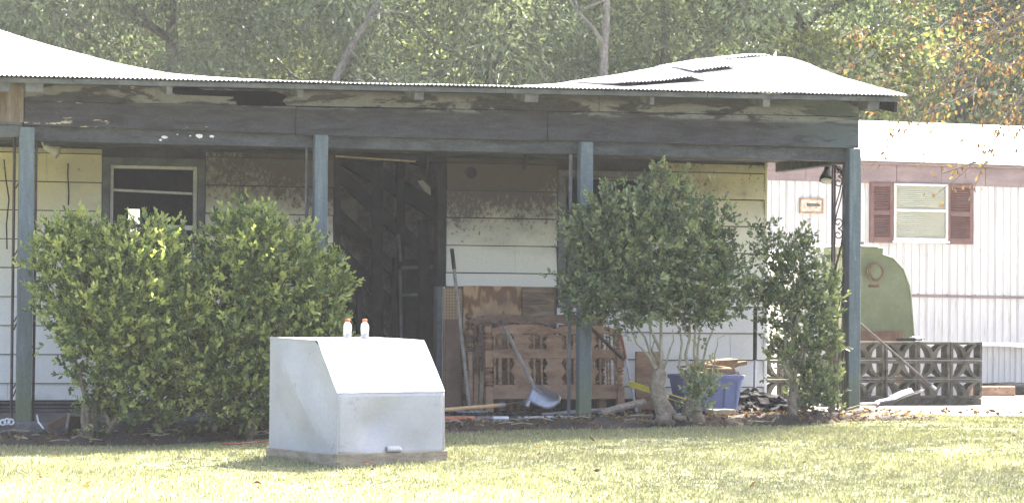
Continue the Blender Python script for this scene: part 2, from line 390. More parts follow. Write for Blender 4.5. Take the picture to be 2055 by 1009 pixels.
def _peg():
    q = NT('pegboard'); x, y, z = q.xyz()
    def cell(a): return q.math('SUBTRACT', q.math('FRACT', q.math('MULTIPLY', a, 1/.0254)), .5)
    cx, cz = cell(x), cell(z)
    d = q.math('SQRT', q.math('ADD', q.math('MULTIPLY', cx, cx), q.math('MULTIPLY', cz, cz)))
    col = q.mix(q.math('LESS_THAN', d, .2), q.ramp(q.noise(5, 4), [(.3, (.26, .165, .085)), (.7, (.36, .25, .145))]), (.03, .022, .018))
    return q.done(q.pr(col, .7))
M['peg'] = _peg()
M['bushleaf'] = leafmat('bush_leaf', [(.0, (.055, .085, .032)), (.35, (.10, .145, .05)), (.65, (.27, .325, .10)), (1., (.47, .50, .18))], .35, .5, .3)
M['shrubleaf'] = leafmat('shrub_leaf', [(.0, (.058, .085, .046)), (.35, (.10, .135, .07)), (.7, (.19, .23, .11)), (1., (.32, .35, .16))], .3, .5, .35)
M['treeleaf'] = leafmat('tree_leaf', [(.0, (.062, .088, .052)), (.5, (.11, .138, .08)), (1., (.20, .225, .12))], .4, .7, .15, (1., 1., .7))
M['treeleaf2'] = leafmat('yellowish_tree_leaf', [(.0, (.08, .10, .042)), (.5, (.145, .17, .065)), (1., (.29, .30, .13))], .45, .7, .15, (1., 1., .65))
M['treeleaf3'] = leafmat('blue_green_tree_leaf', [(.0, (.066, .092, .058)), (.5, (.115, .143, .085)), (1., (.185, .215, .12))], .4, .7, .15, (1., 1., .75))
M['autumnleaf'] = leafmat('autumn_leaf', [(.0, (.06, .035, .025)), (.4, (.13, .075, .04)), (.65, (.19, .125, .06)), (.8, (.25, .20, .08)), (.9, (.15, .15, .06)), (1., (.11, .13, .05))], .4, .55, .3, (1., .9, .5))
M['grass'] = leafmat('grass_blade', [(.0, (.17, .185, .085)), (.5, (.255, .265, .135)), (.85, (.35, .345, .20)), (1., (.46, .43, .29))], .35, .6, .25, (1., 1., .78))

# ================================================================== SETTING
def sheet(name, xs, ys, zf, mat, hole=None):
    xs = np.array(xs); ys = np.array(ys); X, Y = np.meshgrid(xs, ys); Z = zf(X, Y)
    V = np.stack([X, Y, Z], -1).reshape(-1, 3); nx = len(xs); F = []
    for j in range(len(ys)-1):
        for i in range(nx-1): F.append((j*nx+i, j*nx+i+1, (j+1)*nx+i+1, (j+1)*nx+i))
    return tag(fast_mesh(name, V, np.array(F), mat, None, None, True), kind='structure')
def lump(X, Y, a=.012): return a*(np.sin(2.1*X+.7*Y)*np.sin(1.7*Y-.6*X)+.6*np.sin(4.3*X+1.3)*np.sin(3.9*Y+.4))
gx = np.concatenate([[-60, -40, -20, -12, -8], np.arange(-5, 14.01, .25), [16, 20, 28, 45, 70]])
gy = np.concatenate([[-40, -26, -18, -12], np.arange(-9, 3.01, .25), [5, 8, 12, 18, 30, 50, 75, 100]])
sheet('lawn', gx, gy, lambda X, Y: zg(X, Y)+lump(X, Y)-.012*(Y > 40), M['lawn'])
# garden bed in front of the porch: wider at its left end
def bed_front(X): return -.55-.45*np.clip((2.6-X)/3.0, 0, 1)-.06*np.sin(3.1*X)-.04*np.sin(7.3*X+1)
bx = np.arange(-3.5, 7.26, .08); BV = []; BF = []
for i, x in enumerate(bx):
    y0 = float(bed_front(x))
    for j in range(9):
        t = j/8; y = y0+(.05-y0)*t
        BV.append((x, y, zg(x, y)+lump(x, y)+.004+.065*math.sin(min(t, .97)*math.pi)**.7*(1 if x < 6.9 else .2)+.02*math.sin(9*x+3*y)*math.sin(7*y+5*x)*(t > .05)))
for i in range(len(bx)-1):
    for j in range(8): a = i*9+j; BF.append((a, a+9, a+10, a+1))
tag(fast_mesh('garden_bed', BV, np.array(BF), M['soil'], None, None, True), kind='structure')
def bed_z(x, y):
    y0 = float(bed_front(x)); t = min(max((y-y0)/(.05-y0), 0), 1)
    return zg(x, y)+lump(x, y)+.004+(.065*math.sin(min(t, .97)*math.pi)**.7*(1 if x < 6.9 else .2)+.02*math.sin(9*x+3*y)*math.sin(7*y+5*x)*(t > .05) if 0 < t < 1 else 0)
# concrete yard slab to the right of the house, up to the mobile home
px_ = np.arange(6.9, 18.1, .5); py_ = np.concatenate([[.0], np.arange(.4, 10.3, .6)])
def padz(X, Y): return zg(X, Y)+.025+lump(X, Y)*.2
def padfront(X): return .55+.28*np.sin(1.3*X+.4)+.12*np.sin(4.1*X)+.15*np.clip(X-8, 0, 6)
PV = []; PF = []; ny = len(py_); pxs = np.arange(6.6, 18.2, .15)
for x in pxs:
    f0 = float(padfront(x))
    for k, y in enumerate(np.linspace(f0, 10.35, 16)): PV.append((x, y, float(padz(x, y))-(.06 if k == 0 else 0)))
for i in range(len(pxs)-1):
    for j in range(15): a = i*16+j; PF.append((a, a+16, a+17, a+1))
tag(fast_mesh('concrete_yard', PV, np.array(PF), M['pad'], None, None, False), kind='structure')
# porch floor slab
tag(MB().box((-3.0, -.10, -.16), (6.82, 1.62, 0.0), .015).build('porch_floor', M['slab']), kind='structure')

# lawn grass
def grass():
    n = 430000
    X = RNG.uniform(-4.0, 13.0, n); Y = RNG.uniform(-9.5, 1.6, n)
    patch = np.sin(1.7*X+.9*Y)*np.sin(1.1*Y-.5*X)+.6*np.sin(3.3*X-1.2)*np.sin(2.7*Y+.8*X)
    bf = np.where(X < 7.05, bed_front(np.minimum(X, 7.05)), 9)
    ok = np.where(X < 6.75, Y < bf+RNG.normal(0, .035, n), Y < np.where(X < 7.25, -.2+(X-6.75)*1.2, padfront(X)-.02)+RNG.normal(0, .06, n))
    # nothing under the well cover
    ok &= ~((np.abs(X-1.85) < .62) & (np.abs(Y+2.75) < .62) & (RNG.random(n) < .0))
    X, Y, patch = X[ok], Y[ok], patch[ok]; n = len(X)
    Z = zg(X, Y)+lump(X, Y)-.004
    h = RNG.uniform(.012, .028, n)*(1+.22*patch)*np.where(RNG.random(n) < .02, 1.8, 1)
    a = RNG.uniform(0, 2*math.pi, n); ln = RNG.uniform(.1, .75, n)*h; w = RNG.uniform(.0025, .0048, n)
    d = np.stack([np.cos(a), np.sin(a), 0*a], 1); s = np.stack([-np.sin(a), np.cos(a), 0*a], 1)
    B = np.stack([X, Y, Z], 1); up = np.array([0, 0, 1.])
    m = B+d*ln[:, None]*.35+up*h[:, None]*.6; t = B+d*ln[:, None]+up*h[:, None]
    V = np.stack([B-s*w[:, None], B+s*w[:, None], m+s*w[:, None]*.8, t, m-s*w[:, None]*.8], 1).reshape(-1, 3)
    F = np.arange(n)[:, None]*5+np.array([[0, 1, 2, 3, 4]])
    tint = np.clip(RNG.normal(.5, .14, n)+.16*patch+np.where(RNG.random(n) < .05, .45, 0), 0, 1)
    tag(fast_mesh('lawn_grass', V, F, M['grass'], None, {'tint': np.repeat(tint, 5)}), 'short mown grass of the front lawn', 'grass', kind='stuff')
grass()

# ================================================================== HOUSE
HO = (2.0, 1.5, 0.0)
house = thing('burned_house', HO, 'low burned house with scorched cream lap siding and warped metal porch roof', 'house')
WY = 1.5
# --- wall core with openings (x ranges)
D0, D1, DZ = 2.706, 3.56, 2.10
W10, W11, W1B, W1T = .80, 1.50, 1.27, 2.01
W20, W21, W2B, W2T = 4.66, 5.38, .98, 2.0
w = MB()
def wallbox(x0, x1, z0, z1): w.box((x0, WY, z0), (x1, WY+.10, z1))
wallbox(-3, W10, -.05, 2.6); wallbox(W10, W11, -.05, W1B); wallbox(W10, W11, W1T, 2.6); wallbox(W11, D0, -.05, 2.6)
wallbox(D0, D1, DZ, 2.6); wallbox(D1, W20, -.05, 2.6); wallbox(W20, W21, -.05, W2B); wallbox(W20, W21, W2T, 2.6); wallbox(W21, 6.5, -.05, 2.6)
w.build('front_wall', M['soot'], house)
MB().box((6.40, WY+.10, -.2), (6.5, 8.0, 2.6)).build('side_wall', M['siding'], house)
MB().box((-3.0, WY+.10, -.2), (-2.9, 8.0, 2.6)).build('side_wall', M['siding'], house)
# back wall with windows that let the daylight in
b = MB(); BY = 8.0
for (x0, y0, x1, y1) in ((250, 360, 300, 330), (256, 445, 262+22, 418), (1190, 385, 1240, 350)):
    pass
def pxw(x, y): p = P(x, y, BY); return p[0], p[2]
ax0, az1 = pxw(258, 419); ax1, az0 = pxw(282, 460)
cx0, cz1 = pxw(216, 340); cx1, cz0 = pxw(240, 364)
ex0, ez1 = pxw(1216, 353); ex1, ez0 = pxw(1238, 372)
wins = [(ax0-.75, az0-.5, ax1+.03, az1)]
b.box((-2.9, BY, -.2), (ax0-.42, BY+.1, 2.6)); b.box((ax0-.42, BY, -.2), (ax1, BY+.1, az0-.25)); b.box((ax0-.42, BY, az1), (ax1, BY+.1, 2.6))
b.box((ax0-.18, BY+.002, az0-.25), (ax0, BY+.098, az1))
b.box((ax1, BY, -.2), (ex0, BY+.1, 2.6)); b.box((ex0, BY, -.2), (ex1, BY+.1, ez0)); b.box((ex0, BY, ez1), (ex1, BY+.1, 2.6)); b.box((ex1, BY, -.2), (6.4, BY+.1, 2.6))
b.build('back_wall', M['char'], house)
MB().box((ax0-.42, BY+.11, az0-.3), (ax1+.02, BY+.115, az1+.03)).build('added_curtain', M['added_curtain'], house)  # thin sheets added behind the back windows so the openings look white
MB().box((ex0-.05, BY+.11, ez0-.05), (ex1+.05, BY+.115, ez1+.05)).build('added_curtain', M['added_curtain'], house)
MB().box((-2.9, WY+.1, -.1), (6.4, BY, -.02)).build('room_floor', M['char'], house)
MB().box((-2.9, WY+.1, 2.38), (6.4, BY, 2.42)).build('room_ceiling', M['char'], house)
MB().box((2.30, WY+.1, -.02), (2.36, 5.0, 2.38)).build('partition', M['char'], house)
MB().box((4.10, WY+.1, -.02), (4.16, 5.0, 2.38)).build('partition', M['char'], house)
# charred room seen through the door: ribbed panel and fallen rafters leaning across it
pn = MB(); ny = 2.75
x0, x1, z0, z1 = 2.4, 3.75, .35, 2.3; nz = 54
for k in range(nz):
    za = z0+(z1-z0)*k/nz; zb = z0+(z1-z0)*(k+.72)/nz
    pn.box((x0, ny-.012, za), (x1, ny, zb))
pn.box((x0, ny+.001, z0), (x1, ny+.02, z1))
pn.rot(rotm('Y', rad(18)), (3.0, ny, 1.3)).build('fallen_ceiling_lath', M['lath'], house)
def charbar(pa, pb, Y, wd, name='charred_rafter', mat='char', th=.05):
    MB().beam(P(*pa, Y), P(*pb, Y), th, wd, bev=.006).build(name, M[mat], house)
for (pa, pb, wd) in (((660, 330), (905, 560), .12), ((650, 405), (900, 650), .11), ((655, 480), (850, 680), .12), ((655, 570), (800, 720), .12), ((665, 300), (960, 470), .16)):
    charbar(pa, pb, 2.55, wd)
charbar((757, 310), (757, 840), 2.48, .10); charbar((803, 320), (806, 830), 2.30, .07); charbar((720, 540), (722, 850), 2.2, .05)
charbar((850, 440), (852, 830), 2.05, .10, 'charred_stud')
MB().obox(P(840, 640, 2.35), (.52, .05, 1.05), rotm('Y', .04), .01).build('charred_door_leaf', M['char'], house)
for (a, b_, wd) in (((805, 537), (868, 535), .03), ((806, 592), (862, 590), .02), ((803, 540), (806, 700), .02), ((800, 470), (804, 525), .02)):
    MB().beam(P(*a, 2.22), P(*b_, 2.22), .02, wd).build('charred_batten', M['irongrey'], house)
lf = MB(); q0 = P(838, 363, 1.9); lf.prism([(q0[0], q0[2]), (q0[0]+.05, q0[2]+.005), (q0[0]+.115, q0[2]-.06), (q0[0]+.12, q0[2]-.125), (q0[0]+.06, q0[2]-.085)], 1.9, 1.906)
lf.build('hanging_ceiling_scrap', M['sash'], house)

# --- lap siding, one board after the other
EXPO = .233
def board(x0, x1, zb, zt, off=0., jl=0., jr=0.):
    y0 = WY-.032-off; y1 = WY-.008-off
    V = [(x0, y0, zb), (x1, y0, zb), (x1, WY-.002, zb), (x0, WY-.002, zb), (x0+jl, y1, zt), (x1+jr, y1, zt), (x1+jr, WY-.002, zt), (x0+jl, WY-.002, zt)]
    MB().add(V, [(0,3,2,1),(4,5,6,7),(0,1,5,4),(1,2,6,5),(2,3,7,6),(3,0,4,7)]).build('siding_board', M['siding'], house)
def boards(x0, x1, zlo, zhi, dz=0., maxlen=1.22, seed=0):
    g = random.Random(seed); k = 0
    for i in range(-1, 11):
        zb = .007+EXPO*i+dz; zt = zb+EXPO-.008
        if zt <= zlo+.02 or zb >= zhi-.03: continue
        a = max(zb, zlo); t = min(zt, zhi)
        cuts = [x0]; x = x0+g.uniform(.45, 1.2)
        while x < x1-.3: cuts.append(x); x += maxlen
        cuts.append(x1); k += 1
        for c0, c1 in zip(cuts, cuts[1:]): board(c0+.0015, c1-.0015, a+g.uniform(-.002, .002), t, g.uniform(0, .003))
boards(-3.0, W10-.075, .1, 2.14, seed=1)
boards(W10-.07, W11+.07, .1, W1B-.08, seed=2)
boards(W11+.075, D0-.06, .1, 2.14, seed=3)
boards(D1+.06, W20-.065, 1.055, 2.14, seed=10)
boards(W20-.06, W21+.06, .1, W2B-.07, -.03, seed=5)
boards(W21+.065, 6.49, .1, 2.14, -.035, seed=6)
MB().box((6.485, WY-.03, .08), (6.512, WY+.02, 2.16), .003).build('corner_board', M['siding'], house)
# dark water table and vents under the left wall
for z_, h_ in ((.070, .018), (.038, .016), (.006, .022)):
    MB().box((-3, WY-.035, z_), (2.6, WY-.003, z_+h_), .003).build('base_moulding', M['trimgrey'], house)
# bare lower wall to the right of the door
MB().box((D1+.06, WY-.012, .0), (W20-.065, WY-.003, 1.06)).build('bare_sheathing', M['brownboard'], house)
# blistered hole and rust marks
MB().tube([P(945, 347, WY-.03), P(945, 347, WY-.015)], .052, 14).build('round_wall_vent', M['char'], house)

# --- windows
def frame_box(x0, x1, z0, z1, wd, y0, y1, name, mat, parent):
    for lo, hi in (((x0, y0, z1-wd), (x1, y1, z1)), ((x0, y0, z0), (x1, y1, z0+wd)), ((x0, y0, z0+wd), (x0+wd, y1, z1-wd)), ((x1-wd, y0, z0+wd), (x1, y1, z1-wd))):
        MB().box(lo, hi, .003).build(name, M[mat], parent)
win = MB().box((W10-.07, WY-.03, W1B-.115), (W11+.07, WY+.02, W1B-.07), .004).build('window', M['trimgrey'], house)
tag(win, 'broken window with grey casing and pale aluminium sash')
frame_box(W10-.068, W11+.068, W1B-.068, W1T+.068, .062, WY-.032, WY+.01, 'casing', 'trimgrey', win)
frame_box(W10-.005, W11+.005, W1B-.005, W1T+.005, .026, WY-.012, WY+.05, 'sash', 'sash', win)
pz = P(300, 384, WY)[2]; MB().beam((W10+.02, WY+.02, pz+.006), (W11-.03, WY+.02, pz-.012), .03, .02, bev=.003).build('meeting_rail', M['sash'], win)
pz = P(300, 455, WY)[2]; MB().beam((W10+.02, WY+.01, pz+.004), (W11-.02, WY+.01, pz-.004), .03, .038, bev=.003).build('bottom_rail', M['sash'], win)
def shard(pts, Y, mat='glass', th=.004): 
    q = [P(x, y, Y) for x, y in pts]; return MB().prism([(p[0], p[2]) for p in q], Y, Y+th)
shard([(393, 345), (386, 395), (373, 428), (391, 448)], WY+.025).build('glass_shard', M['glass'], win)
shard([(246, 337), (290, 339), (285, 343), (250, 341)], WY+.025).build('glass_shard', M['glass'], win)
shard([(230, 450), (262, 436), (300, 455), (230, 458)], WY+.022).build('glass_shard', M['glass'], win)
win2 = MB().box((W20-.06, WY-.03, W2B-.10), (W21+.06, WY+.02, W2B-.062), .004).build('window', M['trimgrey'], house)
tag(win2, 'scorched window with empty sash behind the shrub')
frame_box(W20-.058, W21+.058, W2B-.058, W2T+.058, .052, WY-.032, WY+.01, 'casing', 'irongrey', win2)
frame_box(W20-.004, W21+.004, W2B-.004, W2T+.004, .022, WY-.012, WY+.05, 'sash', 'irongrey', win2)
shard([(1215, 352), (1236, 350), (1238, 360), (1226, 372), (1213, 364)], WY+.3, 'sash').build('glass_shard', M['sash'], win2)
# --- door frame
df = MB().box((D0-.055, WY-.034, -.0), (D0-.002, WY+.09, 2.10), .004).build('door_frame', M['char'], house)
MB().box((D1-.018, WY-.030, 1.05), (D1+.055, WY+.09, 2.10), .004).build('jamb', M['char'], df)
MB().box((D1-.018, WY-.032, .0), (D1+.028, WY+.09, 1.05), .004).build('jamb', M['trimgrey'], df)
MB().box((D1+.030, WY-.040, .0), (D1+.048, WY+.00, 1.05), .002).build('door_edge_strip', M['sash'], df)
MB().box((D0-.06, WY-.036, 2.10), (D1+.06, WY+.09, 2.150), .004).build('head', M['char'], df)
MB().beam((D0-.05, WY-.05, 2.128), (D1-.22, WY-.05, 2.098), .02, .014).build('drip_cap', M['palewood'], df)

# --- porch ceiling planks, beams
for k in range(11):
    y0 = .14+k*.123
    MB().box((-3, y0, 2.165+.002*(k % 2)), (6.62, y0+.119, 2.185), .002).build('ceiling_plank', M['ceil'], house)
MB().box((-.02, .03, 2.10), (6.66, .13, 2.235), .005).build('porch_beam', M['beam'], house)
MB().box((6.58, .14, 2.08), (6.665, 1.47, 2.22), .005).build('porch_beam', M['beam'], house)
MB().box((-3, .05, 2.115), (-.09, .13, 2.20), .005).build('porch_beam', M['trimgrey'], house)
# hanging charred ceiling scraps
for (x, y, l) in ((1635, 322, .05), (1643, 324, .04), (1055, 318, .10), (860, 322, .12)):
    p = P(x, y, 1.2); MB().beam(p+np.array((0, 0, .09)), p-np.array((.01, 0, l)), .012, .03).build('hanging_ceiling_scrap', M['char'], house)

def ze(X): return 2.548+.0095*X
# --- fascia: one board after the other, with the burned-out gaps
def fboard(poly, y0=-.02, y1=.02, mat='fascia', name='fascia_board'):
    return MB().prism(poly, y0, y1).build(name, M[mat], house)
def ft(X): return 2.392+.0105*X            # joint between lower and upper board
fboard([(-.01, 2.214), (2.05, 2.206), (2.05, ft(2.05)), (-.01, ft(0))])
fboard([(2.055, 2.196), (4.07, 2.20), (4.07, ft(4.07)+.001), (2.055, ft(2.055)-.006)], -.021)
fboard([(4.075, 2.206), (6.735, 2.206), (6.735, ft(6.735)), (4.075, ft(4.075)-.003)])
def ut(X): return 2.522+.0105*X
fboard([(-.01, ft(0)+.004), (1.60, ft(1.6)+.004), (1.585, ft(1.6)+.03), (1.50, ft(1.6)+.034), (1.565, ft(1.6)+.055), (1.57, ft(1.6)+.066), (1.3, ft(1.3)+.071), (1.12, ft(1.12)+.075), (1.02, ut(1)), (-.01, ut(0))], -.012, .02)
fboard([(1.98, ft(2)+.008), (4.5, ft(4.5)+.004), (4.5, ut(4.5)), (1.3, ut(1.3)-.002), (1.35, ut(1.3)-.012), (1.9, ut(2)-.014), (1.985, ut(2)-.05), (1.95, ut(2)-.09)], -.010, .02)
fboard([(4.504, ft(4.5)+.006), (6.735, ft(6.735)+.005), (6.735, ut(6.735)), (4.504, ut(4.5))], -.012, .02)
fboard([(-.01, ut(0)+.003), (1.12, ut(1.12)+.003), (1.12, ze(1.12)+.025), (-.01, ze(0)+.025)], .0, .03)
fboard([(2.0, ut(2)+.003), (6.735, ut(6.735)+.003), (6.735, ze(6.735)+.025), (2.0, ze(2)+.025)], .0, .03)
MB().box((.75, .60, 2.22), (2.45, .62, 2.60)).build('dark_gap_backing', M['char'], house)  # black board added behind the fascia gap so the hole reads dark
# return at the right end
MB().prism([(.03, 2.21), (1.6, 2.21), (1.6, ze(6.7)+.20), (.03, ze(6.7)+.02)], 6.69, 6.733, 'X').build('fascia_board', M['fascia'], house)
# left of the corner post: weathered stub board, burned hole, side boards
fboard([(-.20, 2.235), (-.018, 2.235), (-.018, ze(0)+.025), (-.20, ze(0)+.025)], -.03, .0, 'oldwood', 'weathered_board')
fboard([(-3, 2.16), (-.03, 2.215), (-.03, 2.262), (-3, 2.225)], -.022, .015, 'trimgrey', 'trim_board')
fboard([(-3, 2.07), (-.055, 2.125), (-.03, 2.211), (-3, 2.15)], -.03, .01, 'trimgrey', 'trim_board')
fboard([(-3, 2.262), (-.27, 2.262), (-.22, 2.29), (-.205, 2.36), (-.22, 2.44), (-.30, 2.50), (-3, 2.47)], .02, .04, 'char', 'burned_board')
fboard([(-3, 2.47), (-.21, 2.475), (-.21, ze(-.2)+.02), (-3, ze(-3)+.02)], -.004, .02, 'fascia', 'fascia_board')
# paint flakes on the porch beam
for (x, y, s) in ((330, 276, .022), (322, 281, .012), (400, 273, .026), (425, 274, .018), (382, 273, .009), (356, 270, .007)):
    p = P(x, y, .024); g = random.Random(int(x)); n = 8; s *= .75
    MB().prism([(p[0]+s*(1.2+.5*g.random())*math.cos(a*2*math.pi/n), p[2]+s*(.5+.5*g.random())*math.sin(a*2*math.pi/n)) for a in range(n)], .023, .0285).build('paint_flake', M['whitecap'], house)

# --- eave: rafter tails and eave board
for px, wdt in ((8, .07), (66, .13), (335, .045), (596, .05), (832, .075), (1056, .11), (1296, .04), (1524, .06), (1738, .10)):
    p = P(px, 165, -.2); x = p[0]
    MB().beam((x, -.36, ze(x)-.075), (x, .2, ze(x)+.02), wdt, .075, bev=.004).build('rafter_tail', M['rafter'], house)
xs = np.linspace(-3, 6.93, 7)
for a, c in zip(xs, xs[1:]):
    MB().beam((a+.002, -.40, ze(a)-.032), (c-.002, -.40, ze(c)-.032), .022, .038, bev=.003).build('eave_board', M['trimgrey'], house)
MB().beam((6.90, -.38, ze(6.9)-.075), (6.90, 2.5, 3.02), .035, .12, bev=.004).build('barge_board', M['char'], house)
MB().beam((6.80, -.1, ze(6.8)-.06), (6.80, 1.2, 2.75), .09, .10, bev=.004).build('rafter_tail', M['rafter'], house)

# --- roof: corrugated sheets over a sagged, fire-warped frame
RX = np.array([-3, -1, .0, .45, .95, 1.5, 2.4, 4.2, 4.9, 5.45, 5.8, 6.2, 6.65, 6.95])
RY = np.array([-.45, .9, 2.4, 4.2, 8.3])
RO = np.array([[0, .28, .60, 1.02, .2], [0, .28, .60, .98, .2], [0, .26, .53, .84, .2], [0, .225, .46, .685, .2], [0, .17, .36, .545, .2],
               [0, .13, .27, .40, .2], [0, .108, .235, .33, .2], [0, .108, .235, .31, .2], [0, .128, .285, .33, .2], [0, .175, .375, .37, .2],
               [0, .20, .45, .37, .2], [0, .235, .525, .36, .2], [0, .255, .58, .40, .2], [0, .26, .575, .42, .2]])
def hermite(xk, yk, x):
    m = np.gradient(yk, xk); i = np.clip(np.searchsorted(xk, x)-1, 0, len(xk)-2); h = xk[i+1]-xk[i]; t = (x-xk[i])/h
    return (2*t**3-3*t**2+1)*yk[i]+(t**3-2*t**2+t)*h*m[i]+(-2*t**3+3*t**2)*yk[i+1]+(t**3-t**2)*h*m[i+1]
YS = np.concatenate([np.linspace(-.45, 2.4, 12), np.linspace(2.7, 4.2, 5), [5.5, 7, 8.3]])
def roof_cols(x):
    rows = np.stack([np.interp(x, RX, RO[:, j]) for j in range(len(RY))], 1)
    return np.stack([hermite(RY, r_, YS) for r_ in rows])+ze(x)[:, None]
PIT = .034; AMP = .0062
edges = np.arange(-3.0, 6.96, .6636); 
for s, (a, c) in enumerate(zip(edges, edges[1:])):
    xx = np.arange(a, c+.0301, PIT/6); Z = roof_cols(xx)+(AMP*np.cos(2*math.pi*xx/PIT))[:, None]+.0015*(s % 2)
    gs = random.Random(s); Z += (gs.uniform(0, .006)*(1+np.sin(3*YS+s)))[None, :]*np.clip(YS+.45, 0, 1)[None, :]
    yo = gs.uniform(-.012, .012)
    V = np.stack([np.repeat(xx, len(YS)), np.tile(YS, len(xx))+yo*(np.tile(YS, len(xx)) < 0), Z.ravel()], 1); m = len(YS); F = []
    for i in range(len(xx)-1):
        for j in range(m-1): F.append((i*m+j, (i+1)*m+j, (i+1)*m+j+1, i*m+j+1))
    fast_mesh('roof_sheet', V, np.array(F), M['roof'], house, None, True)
# loose sheets curled up by the fire: front edge given, back edge laid on the roof
def zroof(X, Y):
    r_ = np.array([np.interp(X, RX, RO[:, j]) for j in range(len(RY))]); return float(hermite(RY, r_, np.array([Y]))[0])+ze(X)
def loose(edge, Yf, Yb, lift=.0, name='loose_roof_sheet'):
    e = [P(x, y, yy) for (x, y), yy in zip(edge, Yf)]; ex = np.array([q[0] for q in e]); ey = np.array([q[1] for q in e]); ez_ = np.array([q[2] for q in e])
    xx = np.arange(ex[0], ex[-1], PIT/6); rows = 9; V = []
    for x in xx:
        yf = np.interp(x, ex, ey); zf = np.interp(x, ex, ez_)
        for j in range(rows):
            t = j/(rows-1); y = yf+(Yb-yf)*t; zb = zroof(x, y)+.014
            k = (1-t)**2.2; z0 = zb+.55*max(zf-zroof(x, yf)-.014, .0)*k
            V.append((x, y, z0+AMP*1.2*math.cos(2*math.pi*x/PIT)))
    F = [(i*rows+j, (i+1)*rows+j, (i+1)*rows+j+1, i*rows+j+1) for i in range(len(xx)-1) for j in range(rows-1)]
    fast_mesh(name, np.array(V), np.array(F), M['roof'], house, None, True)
loose([(1250, 157), (1300, 157), (1345, 153), (1395, 141), (1425, 144)], [.7, .75, .8, .85, .9], 2.3)
loose([(1390, 138), (1420, 134), (1458, 129), (1478, 135)], [1.5, 1.5, 1.5, 1.5], 2.5)
loose([(1440, 124), (1480, 114), (1512, 110), (1550, 111)], [2.1, 2.1, 2.1, 2.1], 2.9)
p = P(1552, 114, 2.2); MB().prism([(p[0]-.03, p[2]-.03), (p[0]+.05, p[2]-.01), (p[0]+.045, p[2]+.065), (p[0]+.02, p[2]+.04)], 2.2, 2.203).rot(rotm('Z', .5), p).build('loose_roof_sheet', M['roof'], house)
# gable filling at the right end
gp = [(WY+.1, 2.5)]+[(y, zroof(6.5, y)-.04) for y in (WY+.1, 2.4, 3.2, 4.2, 6, 8)]+[(8, 2.5)]
MB().prism(gp, 6.42, 6.49, 'X').build('gable_wall', M['fascia'], house)
# --- posts
for x in (.010, 2.249, 4.392, 6.690):
    MB().obox((x, -.005, 1.098), (.112 if x < 1 else .104, .10, 2.204), None, .005).build('porch_post', M['post'], house)
# --- wrought iron trellis columns
def spiral(c, r0, turns, a0, sgn, n=22, yy=None):
    pts = []
    for i in range(n):
        t = i/(n-1); r = r0*(1-.8*t); a = a0+sgn*turns*2*math.pi*t
        pts.append((c[0]+r*math.cos(a), c[1], c[2]+r*math.sin(a)))
    return pts
def trellis(xa, xb, Y, z0, z1, mat, scrolls, xc=None):
    base = MB().tube([(xa, Y, z0), (xa, Y, z1)], .011, 4).build('iron_trellis', M[mat], house)
    MB().obox((xb, Y, (z0+z1)/2), (.020, .018, z1-z0), None, .002).build('bar', M[mat], base)
    if xc is not None: MB().obox((xc, Y+.12, (z0+z1)/2), (.020, .018, z1-z0), None, .002).build('bar', M[mat], base)
    mid = (xa+xb)/2; hw = abs(xb-xa)/2
    for zc in scrolls:
        for sg in (1, -1):
            MB().tube(spiral((mid, Y, zc+sg*hw*.95), hw*.9, 1.25, -math.pi/2*sg, sg, 26), .0055, 5).build('scroll', M[mat], base)
            MB().tube([(mid-hw*.85*sg, Y, zc+sg*(hw*1.5)), (mid-hw*.55*sg, Y, zc+sg*.17), (mid+hw*.2*sg, Y, zc+sg*.30), (mid+hw*.85*sg, Y, zc+sg*.44)], .0055, 5).build('scroll', M[mat], base)
    return base
SCR = (.40, 1.02, 1.62)
xa = P(26, 560, .05)[0]; xb = P(38, 560, .05)[0]; xc = P(70, 560, .05)[0]
trellis(xa, xc, .06, -.02, 2.16, 'iron', (.12, .62, 1.12, 1.62), P(42, 560, .2)[0])
xa = P(615, 380, .05)[0]; xb = P(632, 380, .05)[0]; trellis(xa, xb+.02, .05, 0, 2.14, 'irongrey', (.3, .95, 1.50))
xa = P(1142, 560, .04)[0]; MB().obox((xa, .02, 1.05), (.028, .006, 2.10), None, .002).build('iron_trellis', M['irongrey'], house)
xa = P(1674, 500, .10)[0]; xb = P(1689, 500, .10)[0]
trellis(xa, xb+.035, .14, -.02, 2.12, 'iron', (.32, .62, 1.05, 1.55, 1.98), xb)
# --- flood lights under the porch ceiling
def flood(p, aim, s, mat, name='flood_light'):
    p = np.array(p, float); aim = unit(np.array(aim, float))
    o = MB().lathe([(0, .018*s), (.12, .030*s), (.35, .034*s), (.55, .045*s), (.85, .066*s), (1, .068*s), (1.001, .055*s)], p, p+aim*.17*s, 14).build(name, M[mat], house, True)
    MB().lathe([(0, .058*s), (.8, .05*s), (1, .01*s)], p+aim*.168*s, p+aim*.178*s, 14).build('lamp_glass', M['sash'], o, True)
    MB().tube([p, p-aim*.03*s+np.array((0, 0, .05*s)), p+np.array((.02, 0, .12*s))], .012*s, 6).build('bracket', M[mat], o)
p = P(1662, 330, .5); flood(p, (-.25, -.35, -1), .9, 'char'); p = P(1680, 338, .55); flood(p, (.8, -.1, -.5), .6, 'char')
p = P(88, 294, 1.0); flood(p, (.75, -.2, -.35), .75, 'sash'); p = P(58, 300, 1.0); flood(p, (-.4, -.2, -.9), .6, 'sash')
# loose wires on the left wall
MB().tube([P(8, 320, 1.2), P(12, 360, 1.2), P(18, 400, 1.2), P(13, 450, 1.2), P(14, 500, 1.2)], .006, 5).build('loose_wire', M['char'], house, True)
MB().tube([P(137, 328, WY-.03), P(136, 350, WY-.03), P(138, 385, WY-.03), P(137, 412, WY-.03)], .006, 5).build('open_board_joint', M['char'], house)

